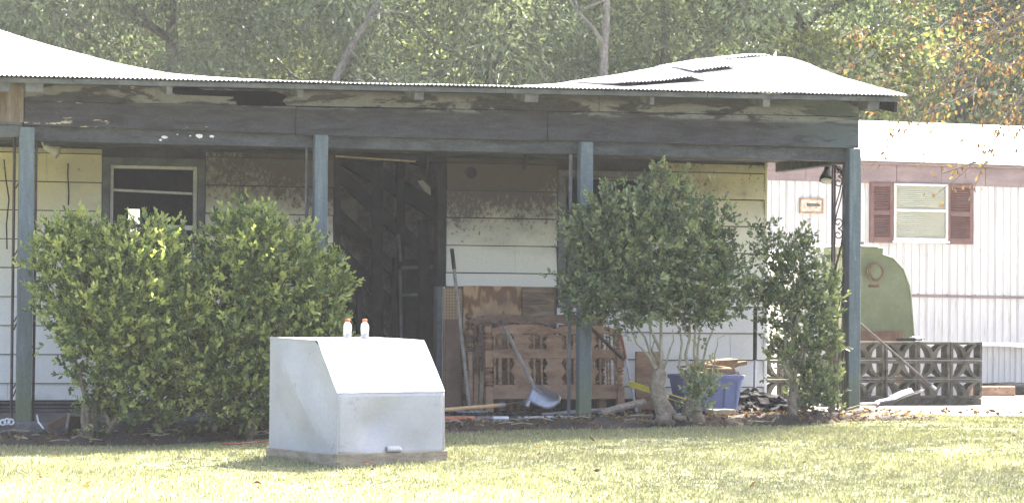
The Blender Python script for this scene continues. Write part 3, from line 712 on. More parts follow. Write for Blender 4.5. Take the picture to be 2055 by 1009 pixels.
# ================================================================== MOBILE HOME
MY = 10.4; MX0, MX1 = 8.6, 18.2
def mz(X, z): return z-.006*(X-11)          # the trailer has settled a little to the right
mob = thing('mobile_home', (13, MY, -.22), 'white ribbed metal mobile home with mauve band and red-brown shutters', 'mobile home')
def ribbed(x0, x1, z0, z1, name, mat, ribs=3, dy=0., depth=.012):
    """one metal panel with raised ribs; the lower and upper edges follow the settled floor"""
    prof = [(x0+.002, depth)]; wv = (x1-x0)/ribs
    for k in range(ribs):
        c = x0+wv*(k+.5)
        prof += [(c-wv*.36, depth), (c-wv*.31, 0), (c+wv*.31, 0), (c+wv*.36, depth)]
    prof += [(x1-.002, depth)]; V = []; n = len(prof)
    for x, d in prof: V += [(x, MY+dy+d, mz(x, z0)), (x, MY+dy+d, mz(x, z1))]
    for x, d in prof: V += [(x, MY+dy+.03, mz(x, z0)), (x, MY+dy+.03, mz(x, z1))]
    F = [(2*i, 2*i+2, 2*i+3, 2*i+1) for i in range(n-1)]+[(2*n+2*i+1, 2*n+2*i+3, 2*n+2*i+2, 2*n+2*i) for i in range(n-1)]
    F += [(0, 1, 2*n+1, 2*n), (2*n-2, 4*n-2, 4*n-1, 2*n-1)]
    F += [(2*i, 2*n+2*i, 2*n+2*i+2, 2*i+2) for i in range(n-1)]+[(2*i+1, 2*i+3, 2*n+2*i+3, 2*n+2*i+1) for i in range(n-1)]
    return MB().add(V, F).build(name, M[mat], mob)
PWD = .32; x = MX0
while x < MX1-.01:
    x2 = min(x+PWD, MX1)
    ribbed(x, x2, 1.095, 2.50, 'siding_panel', 'mwhite'); ribbed(x, x2, .485, 1.06, 'siding_panel', 'mwhite')
    ribbed(x, x2, -.21, .44, 'skirting_panel', 'mwhite', 4, .05); x = x2
x = MX0
while x < MX1-.01:
    x2 = min(x+.62, MX1)
    MB().add([(x+.003, MY-.012, mz(x, 2.50)), (x2-.003, MY-.012, mz(x2, 2.50)), (x2-.003, MY-.012, mz(x2, 2.735)), (x+.003, MY-.012, mz(x, 2.735)),
              (x+.003, MY+.03, mz(x, 2.50)), (x2-.003, MY+.03, mz(x2, 2.50)), (x2-.003, MY+.03, mz(x2, 2.735)), (x+.003, MY+.03, mz(x, 2.735))],
             [(0,1,2,3),(4,7,6,5),(0,4,5,1),(3,2,6,7),(0,3,7,4),(1,5,6,2)]).build('band_panel', M['mband'], mob); x = x2
def mbeam(z, h, y, d, name, mat, a=MX0, c=MX1):
    return MB().beam((a, y, mz(a, z)), (c, y, mz(c, z)), d, h, bev=.003).build(name, M[mat], mob)
mbeam(1.077, .030, MY-.004, .03, 'belt_trim', 'mband'); mbeam(2.752, .030, MY-.035, .07, 'eave_trim', 'mband'); mbeam(2.785, .022, MY-.05, .09, 'drip_rail', 'sash')
for k in range(24): MB().obox((MX0+.2+.4*k, MY-.022, mz(MX0+.2+.4*k, 1.098)), (.012, .01, .012)).build('trim_screw', M['rust'], mob)
# bent flashing above the skirting
fl = [(MX0, .475, .425), (10.8, .475, .425), (12.0, .478, .432), (12.55, .476, .43), (13.25, .485, .43), (13.7, .47, .40), (MX1, .44, .37)]
V = []; F = []
for i, (x, zt, zb) in enumerate(fl): V += [(x, MY-.01, zt), (x, MY-.045, zt-.012), (x, MY-.03-.03*math.sin(i*2.1)**2, zb), (x, MY+.05, zt-.01)]
for i in range(len(fl)-1):
    for k in range(3): F.append((i*4+k, i*4+4+k, i*4+5+k, i*4+1+k) if k < 2 else (i*4+3, i*4+7, i*4+4, i*4))
MB().add(V, F).build('skirting_flashing', M['whitecap'], mob)
V = []; F = []; prof = [(-.06, 2.79), (-.05, 2.815), (.3, 2.97), (.9, 3.22), (1.5, 3.40), (2.1, 3.47), (2.7, 3.40), (3.4, 3.2), (4.2, 2.8)]
for k, x in enumerate((MX0, MX1)): V += [(x, MY+y, mz(x, z)) for y, z in prof]
n = len(prof); F = [(i, n+i, n+i+1, i+1) for i in range(n-1)]+[tuple(range(n)), tuple(range(2*n-1, n-1, -1)), (0, n-1, 2*n-1, n)]
MB().add(V, F).build('roof', M['mroof'], mob)
MB().box((MX0+.01, MY+.1, -.25), (MX1-.01, MY+4.1, 2.7)).build('body_core', M['mwhite'], mob)
# window with blind, and louvred shutters
def mp(px, py, dy=0.): return P(px, py, MY+dy)
wx0 = mp(1793, 420)[0]; wx1 = mp(1898, 420)[0]; wz1 = mp(1845, 371)[2]; wz0 = mp(1845, 481)[2]
wo_ = MB().box((wx0, MY-.012, wz0), (wx1, MY+.0, wz1)).build('window', M['blind'], mob)
def fr(x0, x1, z0, z1, wd, y0, y1, name, mat, par):
    frame_box(x0, x1, z0, z1, wd, y0, y1, name, mat, par)
fr(wx0-.012, wx1+.012, wz0-.012, wz1+.012, .034, MY-.05, MY-.005, 'frame', 'sash', wo_)
zm = (wz0+wz1)/2+.02; MB().box((wx0+.02, MY-.055, zm-.018), (wx1-.02, MY-.008, zm+.018), .003).build('meeting_rail', M['sash'], wo_)
ns = 26
for k in range(ns):
    z_ = wz0+.03+(wz1-wz0-.06)*k/(ns-1); MB().obox((.5*(wx0+wx1), MY-.022, z_), (wx1-wx0-.07, .016, .003), rotm('X', .5)).build('blind_slat', M['blind'], wo_)
MB().box((wx0+.022, MY-.042, wz0+.022), (wx1-.022, MY-.039, zm-.018)).build('pane', M['glass'], wo_)
MB().box((wx0+.022, MY-.036, zm+.018), (wx1-.022, MY-.033, wz1-.022)).build('pane', M['glass'], wo_)
MB().box((wx0-.03, MY-.07, wz0-.04), (wx1+.03, MY-.002, wz0-.014), .004).build('sill', M['whitecap'], wo_)
for (a, c, t, b_) in ((1744, 1791, 367, 487), (1898, 1951, 370, 490)):
    x0 = mp(a, 430)[0]; x1 = mp(c, 430)[0]; z1 = mp((a+c)/2, t)[2]; z0 = mp((a+c)/2, b_)[2]
    sh_ = MB().box((x0, MY-.02, z0), (x1, MY-.003, z1)).build('shutter', M['shutter'], mob)
    for lo, hi in (((x0, z0), (x0+.05, z1)), ((x1-.05, z0), (x1, z1)), ((x0+.05, z0), (x1-.05, z0+.07)), ((x0+.05, z1-.05), (x1-.05, z1)), ((x0+.05, (z0+z1)/2-.03), (x1-.05, (z0+z1)/2+.03))):
        MB().box((lo[0], MY-.042, lo[1]), (hi[0], MY-.018, hi[1]), .003).build('shutter_frame', M['shutter'], sh_)
    for (a0, a1) in ((z0+.07, (z0+z1)/2-.03), ((z0+z1)/2+.03, z1-.05)):
        for k in range(10):
            z_ = a0+(a1-a0)*(k+.5)/10; MB().obox(((x0+x1)/2, MY-.03, z_), (x1-x0-.10, .026, .005), rotm('X', .75)).build('louvre', M['shutter'], sh_)
# rusty dryer vent
vp = mp(1627, 413); vt = MB().obox((vp[0], MY-.012, vp[2]), (.30, .024, .175), None, .01).build('wall_vent', M['vent'], mob)
frame_box(vp[0]-.16, vp[0]+.16, vp[2]-.095, vp[2]+.095, .022, MY-.035, MY-.002, 'vent_rim', 'logwood', vt)
MB().obox((vp[0]+.02, MY-.04, vp[2]+.01), (.17, .05, .02), rotm('X', .5)).build('vent_flap', M['irongrey'], vt)

# ================================================================== BREEZE BLOCK WALL
BWY = 3.5; bz0 = float(padz(8.6, 3.5))+.01
bwx1 = P(1965, 755, BWY)[0]; BWID = .345; BH = .186; nb = 8
bwall = thing('breeze_block_wall', (bwx1-BWID*nb/2, BWY, bz0-.02), 'low dark stained breeze block wall with curved openings beside the porch', 'wall')
def arc(p0, p1, bulge, n=7):
    p0 = np.array(p0, float); p1 = np.array(p1, float); d = p1-p0; nrm = np.array([-d[1], d[0]])
    return [p0+d*t+nrm*bulge*4*t*(1-t) for t in np.linspace(0, 1, n)]
def block_mesh(flip):
    m = MB(); w_, h_, t_ = BWID-.008, BH-.007, .026; d = .15
    for lo, hi in (((-w_/2, 0), (w_/2, t_)), ((-w_/2, h_-t_), (w_/2, h_)), ((-w_/2, t_), (-w_/2+t_, h_-t_)), ((w_/2-t_, t_), (w_/2, h_-t_))):
        m.box((lo[0], -d/2, lo[1]), (hi[0], d/2, hi[1]), .003)
    for sg in (-1, 1):
        a = arc((sg*.004, t_*.6), (sg*(w_/2-t_*.4)*.80, h_-t_*.6), sg*.16)
        poly = []
        for q in a: poly.append((q[0]-.02*sg, q[1]))
        for q in a[::-1]: poly.append((q[0]+.026*sg, q[1]))
        m.prism(poly, -d/2+.004, d/2-.004)
    if flip: m.V = [(x, y, h_-z) for x, y, z in m.V]
    return m
zc = bz0
MB().box((bwx1-BWID*nb, BWY-.06, bz0-.06), (bwx1, BWY+.06, bz0+.055), .006).build('footing', M['block'], bwall)
zc = bz0+.058; protos = {}
for row in range(3):
    for k in range(nb):
        fl_ = row == 1
        xx = bwx1-BWID*(k+.5)
        if fl_ not in protos:
            o = block_mesh(fl_).build('block', M['block']); protos[fl_] = o.data
            # place the mesh data round its own base
            o.parent = bwall
        else:
            o = bpy.data.objects.new('block', protos[fl_]); link(o, bwall)
        o.location = (xx-ORG[bwall.name][0]+random.uniform(-.003, .003), random.uniform(-.004, .004), zc-ORG[bwall.name][2])
    zc += BH
tag(bwall)
bwtop = zc
# things lying on the wall
m = MB(); g = random.Random(3); c = P(1840, 687, BWY)
for k in range(16):
    a = np.array((c[0]-.07+.14*g.random(), BWY-.04+.08*g.random(), bwtop+.004+.03*g.random())); d = np.array((g.uniform(-.05, .05), g.uniform(-.04, .04), g.uniform(-.0, .02)))
    m.add([a-d, a+np.array((.04*g.random(), .02, 0)), a+d, a+np.array((-.03, -.02*g.random(), .012))], [(0, 1, 2, 3)])
tag(m.build('crumpled_plastic_bag', M['whitecap']), 'crumpled white plastic bag lying on top of the breeze block wall', 'bag')
ch = MB()
for (a, c_, d) in ((1800, 1835, .03), (1822, 1848, .02)):
    p = P(a, 690, BWY); q = P(c_, 688, BWY); ch.beam((p[0], BWY+.02, bwtop+.012), (q[0], BWY-.02, bwtop+.016), .03, d)
tag(ch.build('burnt_scrap', M['char']), 'small black burnt scrap beside the white bag on the block wall', 'scrap')

# ================================================================== GREEN TANK behind the wall
TY = 4.15
def tx(px): return P(px, 600, TY)[0]
def tz(py): return P(1760, py, TY)[2]
tank = thing('green_tank', (tx(1740), TY+.3, padz(8.6, 4.4)), 'old green metal tank with rust stains and a round port behind the block wall', 'tank')
prof = [(1697, 664), (1697, 518), (1702, 510), (1768, 510), (1792, 518), (1812, 540), (1824, 572), (1828, 600), (1833, 664), (1836, 700), (1697, 700)]
MB().prism([(tx(a), tz(b_)) for a, b_ in prof], TY, TY+.62).build('body', M['green'], tank)
rim = [(tx(a), tz(b_)) for a, b_ in prof[1:10]]
MB().tube([(x, TY, z) for x, z in rim], .012, 6).build('seam', M['green'], tank, True)
MB().box((tx(1700), TY-.02, tz(699)), (tx(1812), TY+.30, tz(663)), .006).build('rusty_skirt', M['rust'], tank)
MB().box((tx(1694), TY-.03, tz(510)), (tx(1770), TY+.55, tz(496)), .008).build('lid', M['green'], tank)
MB().obox((tx(1722), TY+.25, tz(496)+.012), (.42, .58, .018), None, .004).build('lid_sheet', M['whitecap'], tank)
MB().obox((tx(1728), TY+.22, tz(496)+.042), (.12, .3, .04), None, .004).build('lid_block', M['iron'], tank)
pc = np.array((tx(1754), TY, tz(546)))
port = MB().tube([pc+(0, .02, 0), pc+(0, -.035, 0)], .082, 22).build('port', M['green'], tank)
t_ = [(pc[0]+.082*math.cos(a), TY-.036, pc[2]+.082*math.sin(a)) for a in np.linspace(0, 2*math.pi, 25)]
MB().tube(t_, .013, 6).build('port_ring', M['rust'], port, True)
MB().tube([pc+(0, -.03, 0), pc+(0, -.042, 0)], .055, 20).build('port_cap', M['green'], port)
MB().box((pc[0]-.06, TY-.006, pc[2]-.155), (pc[0]+.06, TY+.01, pc[2]-.125), .003).build('name_plate', M['rust'], tank)
for sx in (1706, 1815):
    for yy in (TY+.1, TY+.5):
        x = tx(sx); MB().box((x-.03, yy-.03, padz(x, yy)-.03), (x+.03, yy+.03, tz(699)), .004).build('leg', M['rust'], tank)
# white cabinet part left of the tank
wc = thing('white_cabinet', (tx(1662), TY+.75, padz(8.3, 4.9)), 'white enamel cabinet standing between the tank and the iron trellis', 'cabinet')
MB().box((tx(1628), TY+.70, padz(8.2, 4.9)-.01), (tx(1668), TY+1.2, tz(512)), .012).build('body', M['whitecap'], wc)
MB().box((tx(1626), TY+.685, tz(512)+.002), (tx(1672), TY+1.22, tz(500)), .008).build('top', M['whitecap'], wc)

# pole leaning on the wall, grey scoop, timber, tyre
pa = P(1722, 645, 3.05); pb = P(1868, 772, 3.30)
MB_ = MB().tube([pa, pb], .014, 8)
pole = thing('leaning_pole', pb, 'dark metal pole leaning across the breeze block wall behind the corner post', 'pole')
MB_.build('shaft', M['darkgrip'], pole); MB().tube([pb, pb+unit(pb-pa)*.07], .019, 8).build('end_sleeve', M['steel'], pole)
pf = pb+unit(pb-pa)*.05
sp = [(1757, 826), (1785, 815), (1815, 800), (1838, 789)]
scoop = thing('grain_scoop', P(1780, 826, 2.6), 'grey curved scoop shovel blade resting on the slab by the block wall', 'scoop')
V = []; F = []; rows = 7
for i, t in enumerate(np.linspace(0, 1, 10)):
    q = np.array(P(np.interp(t, [0, .35, .7, 1], [s_[0] for s_ in sp]), np.interp(t, [0, .35, .7, 1], [s_[1] for s_ in sp]), 2.6)); q[2] = max(q[2], padz(q[0], 2.6)+.006)
    for j in range(rows):
        v = j/(rows-1)*2-1; wd = .17*math.sin(min(.35+t*1.1, 1.57))*(1-.35*max(t-.8, 0)*5*.3)
        V.append((q[0]+.02*(v*v), 2.6+v*wd, q[2]+.055*(v*v-.35)*(1-.3*t)+.03*math.sin(t*3)))
zmin = min(v[2] for v in V); V = [(a, b_, c_-zmin+float(padz(8.3, 2.6))+.004) for a, b_, c_ in V]
F = [(i*rows+j, (i+1)*rows+j, (i+1)*rows+j+1, i*rows+j+1) for i in range(9) for j in range(rows-1)]
so = MB().add(V, F).build('blade', M['scoop'], scoop, True)
md = so.modifiers.new('thick', 'SOLIDIFY'); md.thickness = .006
s0 = P(1760, 828, 2.6); s0[2] = padz(s0[0], 2.6)+.03; s1 = P(1640, 830, 2.6); s1[2] = padz(s1[0], 2.6)+.02
MB().tube([s0, s1], .017, 8).build('handle', M['handlegrey'], scoop)
tm = P(1905, 800, 8.6); tzz = float(padz(11.3, 8.6))
tag(MB().box((P(1945, 800, 8.6)[0], 8.55, tzz), (P(2034, 800, 8.6)[0], 8.7, tzz+.125), .006).build('timber', M['bedwood2']), 'brown squared timber lying on the yard slab below the mobile home', 'timber')
tc = P(2052, 785, 9.3); tzz = float(padz(12.5, 9.3))
V = []; F = []; nn = 28; mm = 10
for i in range(nn):
    a = 2*math.pi*i/nn
    for j in range(mm):
        b_ = 2*math.pi*j/mm; r_ = .27+.085*math.cos(b_); V.append((tc[0]+r_*math.cos(a), 9.3+r_*math.sin(a), tzz+.075+.075*math.sin(b_)))
for i in range(nn):
    for j in range(mm): F.append((i*mm+j, ((i+1) % nn)*mm+j, ((i+1) % nn)*mm+(j+1) % mm, i*mm+(j+1) % mm))
tag(MB().add(V, F).build('tyre', M['black'], None, True), 'black rubber tyre lying flat by the mobile home skirting', 'tyre')
# black cable/plank behind the timber
tzz = float(padz(11.5, 9.6)); tag(MB().beam((P(1950, 775, 9.6)[0], 9.6, tzz+.07), (P(2035, 770, 9.6)[0], 9.65, tzz+.09), .1, .14, bev=.004).build('charred_plank', M['char']), 'charred black plank lying behind the brown timber', 'plank')

# ================================================================== WELL COVER BOX on the lawn
A = PG(675, 937); YB = rad(35)                     # the box stands turned about 35 degrees to the view
_fh = np.array([math.sin(YAW), math.cos(YAW), 0.])
ux = _r*math.cos(YB)+_fh*math.sin(YB); vy = -_r*math.sin(YB)+_fh*math.cos(YB); wid = .85; dep = .91; base0 = A.copy(); base0[2] -= .02
wz = np.cross(ux, vy)
def bx_(a, b_, c_): return base0+ux*a+vy*b_+np.array((0, 0, 1.))*c_
well = thing('well_cover', bx_(wid/2, dep/2, 0), 'dented galvanised sheet metal well cover with slanted lid on a wooden frame', 'well cover')
Rb = np.stack([ux, vy, wz], 1)
def obb(a0, a1, b0, b1, c0, c1, bev=.004): return MB().obox(bx_((a0+a1)/2, (b0+b1)/2, (c0+c1)/2), (a1-a0, b1-b0, c1-c0), Rb, bev)
obb(0, wid, 0, .04, -.03, .105).build('frame_board', M['boxwood'], well); obb(0, wid, dep-.04, dep, -.03, .105).build('frame_board', M['boxwood'], well)
obb(0, .04, .042, dep-.042, -.03, .10).build('frame_board', M['boxwood'], well); obb(wid-.04, wid, .042, dep-.042, -.03, .10).build('frame_board', M['boxwood'], well)
# metal shell: side profile (depth, height); heights from the photograph at the box's own distance
wA = float(np.dot(A-CAM, _f)); pxm = FPX/wA
hz = {'bot': .085, 'fr': (935-781)/pxm, 'top': (935-677)/pxm+.012}
e_ = .012; sw = wid-.035; d0 = .012; d1 = dep-.02; dm = d0+.29*(d1-d0)
prof = [(d0, hz['bot']), (d0+.006, hz['fr']), (dm, hz['top']-.012), (d1, hz['top']), (d1, hz['bot'])]
def dent(a, c_):   # dents of the front sheet
    return .032*math.exp(-((a-.30-.5*(c_-.3))/.12)**2-((c_-.30)/.12)**2)-.012*math.exp(-((a-.27)/.16)**2-((c_-.09)/.06)**2)+.016*math.exp(-((a-.62)/.14)**2-((c_-.13)/.08)**2)
na, nc = 24, 14; V = []; F = []
for j in range(nc+1):
    c_ = hz['bot']+(hz['fr']-hz['bot'])*j/nc
    for i in range(na+1):
        a = e_+sw*i/na; k = min(1, 4*i/na, 4*(na-i)/na)*min(1, (nc-j)*.5)
        lowcut = -.018*math.exp(-((a-.36)/.12)**2)*(1-j/nc)**3+.022*(1-j/nc)**6*max(0, 1-a/.2)
        V.append(bx_(a, d0+dent(a, c_)*k, c_+lowcut))
F = [(j*(na+1)+i, j*(na+1)+i+1, (j+1)*(na+1)+i+1, (j+1)*(na+1)+i) for j in range(nc) for i in range(na)]
fo = MB().add(V, F).build('front_panel', M['galv'], well, True); fo.modifiers.new('t', 'SOLIDIFY').thickness = .003
def side(a, name):
    V = []; n = 12; rows = []
    for i in range(n+1):
        t = i/n; d = d0+(d1-d0)*t
        top = np.interp(d, [q[0] for q in prof[1:4]], [q[1] for q in prof[1:4]]); rows.append((d, top))
    for d, top in rows:
        for j in range(11):
            s_ = j/10; c_ = hz['bot']+(top-hz['bot'])*s_
            ln = (d-d0)/(d1-d0); off = .014*(1-abs((1-ln)*1.0+s_*-1.0+0.0))**6 if abs((1-ln)-(1-s_)) < 2 else 0   # diagonal crease
            cre = abs((ln)-(s_)); off = .034*max(0, 1-cre/.45)*(1 if a < .1 else -1)
            V.append(bx_(a-off*min(1, 5*ln*(1-ln)*4*s_*(1-s_)), d, c_))
    F = [(i*11+j, (i+1)*11+j, (i+1)*11+j+1, i*11+j+1) for i in range(n) for j in range(10)]
    o = MB().add(V, F).build(name, M['galv'], well); o.modifiers.new('t', 'SOLIDIFY').thickness = .003
side(e_, 'side_panel'); side(e_+sw, 'side_panel')
def lidgrid(dA, zA, dB, zB, name, bend=.0):
    V = []; n = 14; m_ = 8
    for j in range(m_+1):
        t = j/m_
        for i in range(n+1):
            a = e_-.004+(sw+.008)*i/n
            V.append(bx_(a, dA+(dB-dA)*t, zA+(zB-zA)*t+.003+bend*math.sin(math.pi*t)*math.sin(2.2*a+.4)))
    F = [(j*(n+1)+i, j*(n+1)+i+1, (j+1)*(n+1)+i+1, (j+1)*(n+1)+i) for j in range(m_) for i in range(n)]
    o = MB().add(V, F).build(name, M['galv'], well); o.modifiers.new('t', 'SOLIDIFY').thickness = .004
    return o
lidgrid(d0, hz['fr'], dm, hz['top']-.012, 'slanted_lid', .008); lidgrid(dm, hz['top']-.012, d1+.01, hz['top'], 'top_panel', .004)
V = [bx_(e_, d1, hz['bot']), bx_(e_+sw, d1, hz['bot']), bx_(e_+sw, d1, hz['top']), bx_(e_, d1, hz['top'])]
MB().add(V, [(0, 1, 2, 3)]).build('back_panel', M['galv'], well)
for a in (e_, e_+sw):
    MB().tube([bx_(a, d0, hz['bot']), bx_(a, d0+.004, hz['fr']), bx_(a, dm, hz['top']-.010), bx_(a, d1, hz['top']+.002)], .004, 6).build('edge_seam', M['galv'], well)
MB().tube([bx_(e_, d0+.002, hz['fr']+.002), bx_(e_+sw, d0+.002, hz['fr']+.002)], .005, 6).build('edge_seam', M['galv'], well)
hx = .375
V = []; F = []
for i, a in enumerate(np.linspace(hx, hx+.115, 6)):
    for j, (dd, cc) in enumerate(((.008, .145), (-.012, .142), (-.02, .125), (-.022, .110), (-.006, .108))): V.append(bx_(a, d0+dd-(.004 if 0 < i < 5 else 0), cc))
F = [(i*5+j, (i+1)*5+j, (i+1)*5+j+1, i*5+j+1) for i in range(5) for j in range(4)]
ho = MB().add(V, F).build('handle', M['galv'], well, True); ho.modifiers.new('t', 'SOLIDIFY').thickness = .003
# two sports drink bottles on the lid top
for px in (697, 732):
    a = float(np.interp(px, [630, 845], [0.02, wid-.03])) ; dd = dm+.14
    # intersect the column with the pixel x
    best = min(np.linspace(0, wid, 200), key=lambda q: abs(CX+FPX*np.dot(bx_(q, dd, .8)-CAM, _r2)/np.dot(bx_(q, dd, .8)-CAM, _f)-px))
    zt = hz['top']-.012+.012*(dd-dm)/(d1-dm)+.010; bp = bx_(best, dd, zt)
    bt = thing('drink_bottle', bp, 'clear plastic drink bottle with orange cap standing on the metal well cover', 'bottle', 'bottles on the well cover')
    S = .132
    MB().lathe([(0, .020), (.03, .0265), (.28, .0265), (.33, .0245), (.38, .0265), (.62, .0265), (.70, .025), (.80, .015), (.84, .012)], bp, bp+np.array((0, 0, S)), 16).build('body', M['bottle'], bt, True)
    MB().lathe([(0, .0272), (1, .0272)], bp+np.array((0, 0, .045)), bp+np.array((0, 0, .082)), 16).build('label_band', M['whitecap'], bt, True)
    MB().lathe([(0, .0155), (.2, .0165), (.9, .0165), (1, .014)], bp+np.array((0, 0, S*.83)), bp+np.array((0, 0, S*.83+.021)), 14).build('cap', M['orange'], bt, True)
hp = [PG(440, 897), PG(480, 895), PG(512, 892), PG(536, 890)]
tag(MB().tube([q+np.array((0, 0, .02)) for q in hp], .007, 7).build('hose_end', M['hose'], None, True), 'red garden hose end lying in grass beside the well cover', 'hose')

# ================================================================== THINGS ON THE PORCH
# panels standing against the bare wall
def panel(name, pa, pb, Y, mat, label, cat, th=.012, zb=.002, lean=0.):
    a = P(*pa, Y); b_ = P(*pb, Y); m = MB().box((a[0], Y, zb), (b_[0], Y+th, a[2]), .002)
    if lean: m.rot(rotm('X', -lean), (a[0], Y, zb))
    return tag(m.build(name, M[mat]), label, cat)
panel('pegboard', (890, 578), (928, 578), 1.455, 'peg', 'perforated tan pegboard standing between the door and the plywood', 'pegboard', .008)
panel('plywood_sheet', (930, 573), (1047, 573), 1.462, 'ply', 'plywood sheet with bold wavy orange grain leaning on the bare wall', 'plywood')
panel('plywood_sheet', (1049, 575), (1112, 575), 1.450, 'ply2', 'soot darkened plywood sheet beside the bold grained plywood', 'plywood')
panel('board', (896, 640), (925, 638), 1.30, 'brownboard', 'plain brown board leaning in front of the pegboard', 'board', .016, .002, .06)
panel('white_board', (884, 760), (893, 760), 1.42, 'palewood', 'narrow pale board standing by the door jamb', 'board', .02)

# --- bed ends with turned posts and spindles
def turned(m, x, y, z0, z1, r):
    m.lathe([(0, r*.8), (.04, r*.95), (.08, r*.55), (.12, r), (.20, r*1.05), (.24, r*.5), (.30, r*.9), (.5, r*1.15), (.66, r*.8), (.70, r*1.1), (.74, r*.5), (.80, r*.75), (.88, r*1.15), (.95, r), (1, r*.3)], (x, y, z0), (x, y, z1), 10)
def bed_end(name, label, x0, x1, Y, ztop, zrail, mat, lean, knob=True):
    t = thing(name, ((x0+x1)/2, Y, 0.), label, 'bed'); W_ = x1-x0
    L = []                                       # builders, leaned back together at the end
    def add(m, n, par=None, sm=False): m.rot(rotm('X', -lean), (0, Y, 0)); return m.build(n, M[mat], par or t, sm)
    for x in (x0, x1):
        m = MB(); m.box((x-.032, Y-.032, 0), (x+.032, Y+.032, .22), .004); m.box((x-.034, Y-.034, .38), (x+.034, Y+.034, .52), .004)
        turned(m, x, Y, .22, .38, .034); turned(m, x, Y, .52, ztop, .034)
        m.lathe([(0, .018), (.25, .034), (.6, .036), (.9, .022), (1, .006)], (x, Y, ztop), (x, Y, ztop+.065), 12); add(m, 'post')
    a, c = x0+.032, x1-.032
    add(MB().box((a, Y-.018, .12), (c, Y+.018, .24), .004), 'bottom_rail')
    def wavy(zl, zh, amp, name):
        n = 40; up = []; lo = []
        for i in range(n+1):
            s = i/n; x = a+(c-a)*s; up.append((x, zh+amp*.8*(abs(math.sin(s*math.pi*2))**.6-.4))); lo.append((x, zl+amp*.6*abs(math.sin(s*math.pi*5))))
        add(MB().prism(lo+up[::-1], Y-.02, Y+.02), name)
    zm0, zm1 = .455, .53
    wavy(zm0, zm1, .012, 'middle_rail'); wavy(zrail-.075, zrail, .05, 'top_rail')
    for (zb, zt) in ((.24, zm0+.012), (zm1-.004, zrail-.06)):
        n = 15
        for k in range(n):
            x = a+(c-a)*(k+.5)/n; h = zt-zb
            if k in (3, 7, 11):
                w_ = (c-a)/n*1.05; poly = []
                pr_ = [(0, .75), (.1, 1.0), (.22, .8), (.34, .95), (.5, 1.25), (.66, .95), (.8, .75), (.9, 1.0), (1, 1.05)]
                poly = [(x-w_*q, zb+h*s) for s, q in pr_]+[(x+w_*q, zb+h*s) for s, q in pr_[::-1]]
                add(MB().prism(poly, Y-.011, Y+.011), 'panel_slat')
            elif k in (2, 4, 6, 8, 10, 12): continue
            else:
                for dx in ((-.2, .35) if k in (0, 14) else (-.45, .45)):
                    m = MB(); turned(m, x+dx*(c-a)/n, Y, zb, zt, .011); add(m, 'spindle', None, True)
    return t
hx0 = P(943, 720, 1.25)[0]; hx1 = P(1205, 720, 1.25)[0]
bed_end('headboard', 'taller soot darkened wooden headboard behind the carved footboard', hx0, hx1, 1.20, P(943, 640, 1.25)[2], .80, 'bedwood2', .10)
fx0 = P(979, 740, .98)[0]; fx1 = P(1242, 740, .98)[0]
bed_end('footboard', 'carved brown wooden footboard with turned posts and spindles leaning in front', fx0, fx1, .93, .66, .715, 'bedwood', .09)
m = MB(); 
for k, (px, y0) in enumerate(((945, 705), (955, 750), (966, 745))):
    p = P(px, y0, 1.08); tag(MB().obox((p[0], 1.08+.0*k, p[2]/2), (.034, .02, p[2]), rotm('Y', .03*(k-1)), .003).build('bed_slat', M['palewood' if k == 2 else 'bedwood']), ('pale split bed slat' if k == 2 else 'brown bed slat' if k == 1 else 'tall brown bed slat')+' standing between the two bed ends', 'slat')
p0 = P(1275, 742, 1.2); p1 = P(1330, 742, 1.2)
tag(MB().box((p0[0], 1.18, .002), (p1[0], 1.215, P(1300, 705, 1.2)[2]), .004).build('drawer_front', M['bedwood']), 'reddish brown drawer front standing behind the shrub trunk', 'board')

# --- long tools
def shaft(name, a, c, r, mat, par, n=8): return MB().tube([a, c], r, n).build(name, M[mat], par)
a = P(907, 500, 1.36); c = P(940, 798, .80); tip = P(942, 812, .72); tip[2] = .02
rk = thing('garden_rake', tip, 'garden rake with grey handle and dark grip leaning beside the door', 'rake')
mid = a+(c-a)*.14; shaft('grip', a, mid, .017, 'darkgrip', rk); shaft('handle', mid, c, .0145, 'handlegrey', rk); shaft('ferrule', c, tip+(0, 0, .03), .012, 'steel', rk)
for sg in (-1, 1):
    MB().tube([tip+(0, 0, .04), tip+(sg*.03, -.01, .03), tip+(sg*.08, -.02, .008), tip+(sg*.11, -.06, .012)], .006, 6).build('tine_bow', M['steel'], rk)
MB().beam(tip+(-.13, -.06, .010), tip+(.13, -.06, .010), .014, .012).build('rake_head', M['steel'], rk)
for k in range(9): MB().beam(tip+(-.12+.03*k, -.06, .012), tip+(-.12+.03*k, -.12, .004), .006, .006).build('tine', M['steel'], rk)
def spade(t, base, dirv, side, L, wd, mat='steel', dish=.03, name='blade', turn=.012):
    dirv = unit(np.array(dirv, float)); side = unit(np.array(side, float)-dirv*np.dot(side, dirv)); nr = np.cross(side, dirv); V = []; R_ = 9
    for i in range(11):
        s = i/10; w_ = wd*(1 if s < .55 else math.sqrt(max(0, 1-((s-.55)/.45)**2))+.02)*(.9 if s < .08 else 1)
        for j in range(R_):
            v = j/(R_-1)*2-1
            V.append(base+dirv*L*s+side*w_*.5*v+nr*(dish*(v*v-.3)+.02*math.sin(s*2.6)-(.03*math.exp(-(v/.22)**2)*max(0, 1-s*1.7))))
    F = [(i*R_+j, (i+1)*R_+j, (i+1)*R_+j+1, i*R_+j+1) for i in range(10) for j in range(R_-1)]
    o = MB().add(V, F).build(name, M[mat], t, True); o.modifiers.new('t', 'SOLIDIFY').thickness = .004; return o
a = P(1012, 655, .78); c = P(1076, 783, .42)
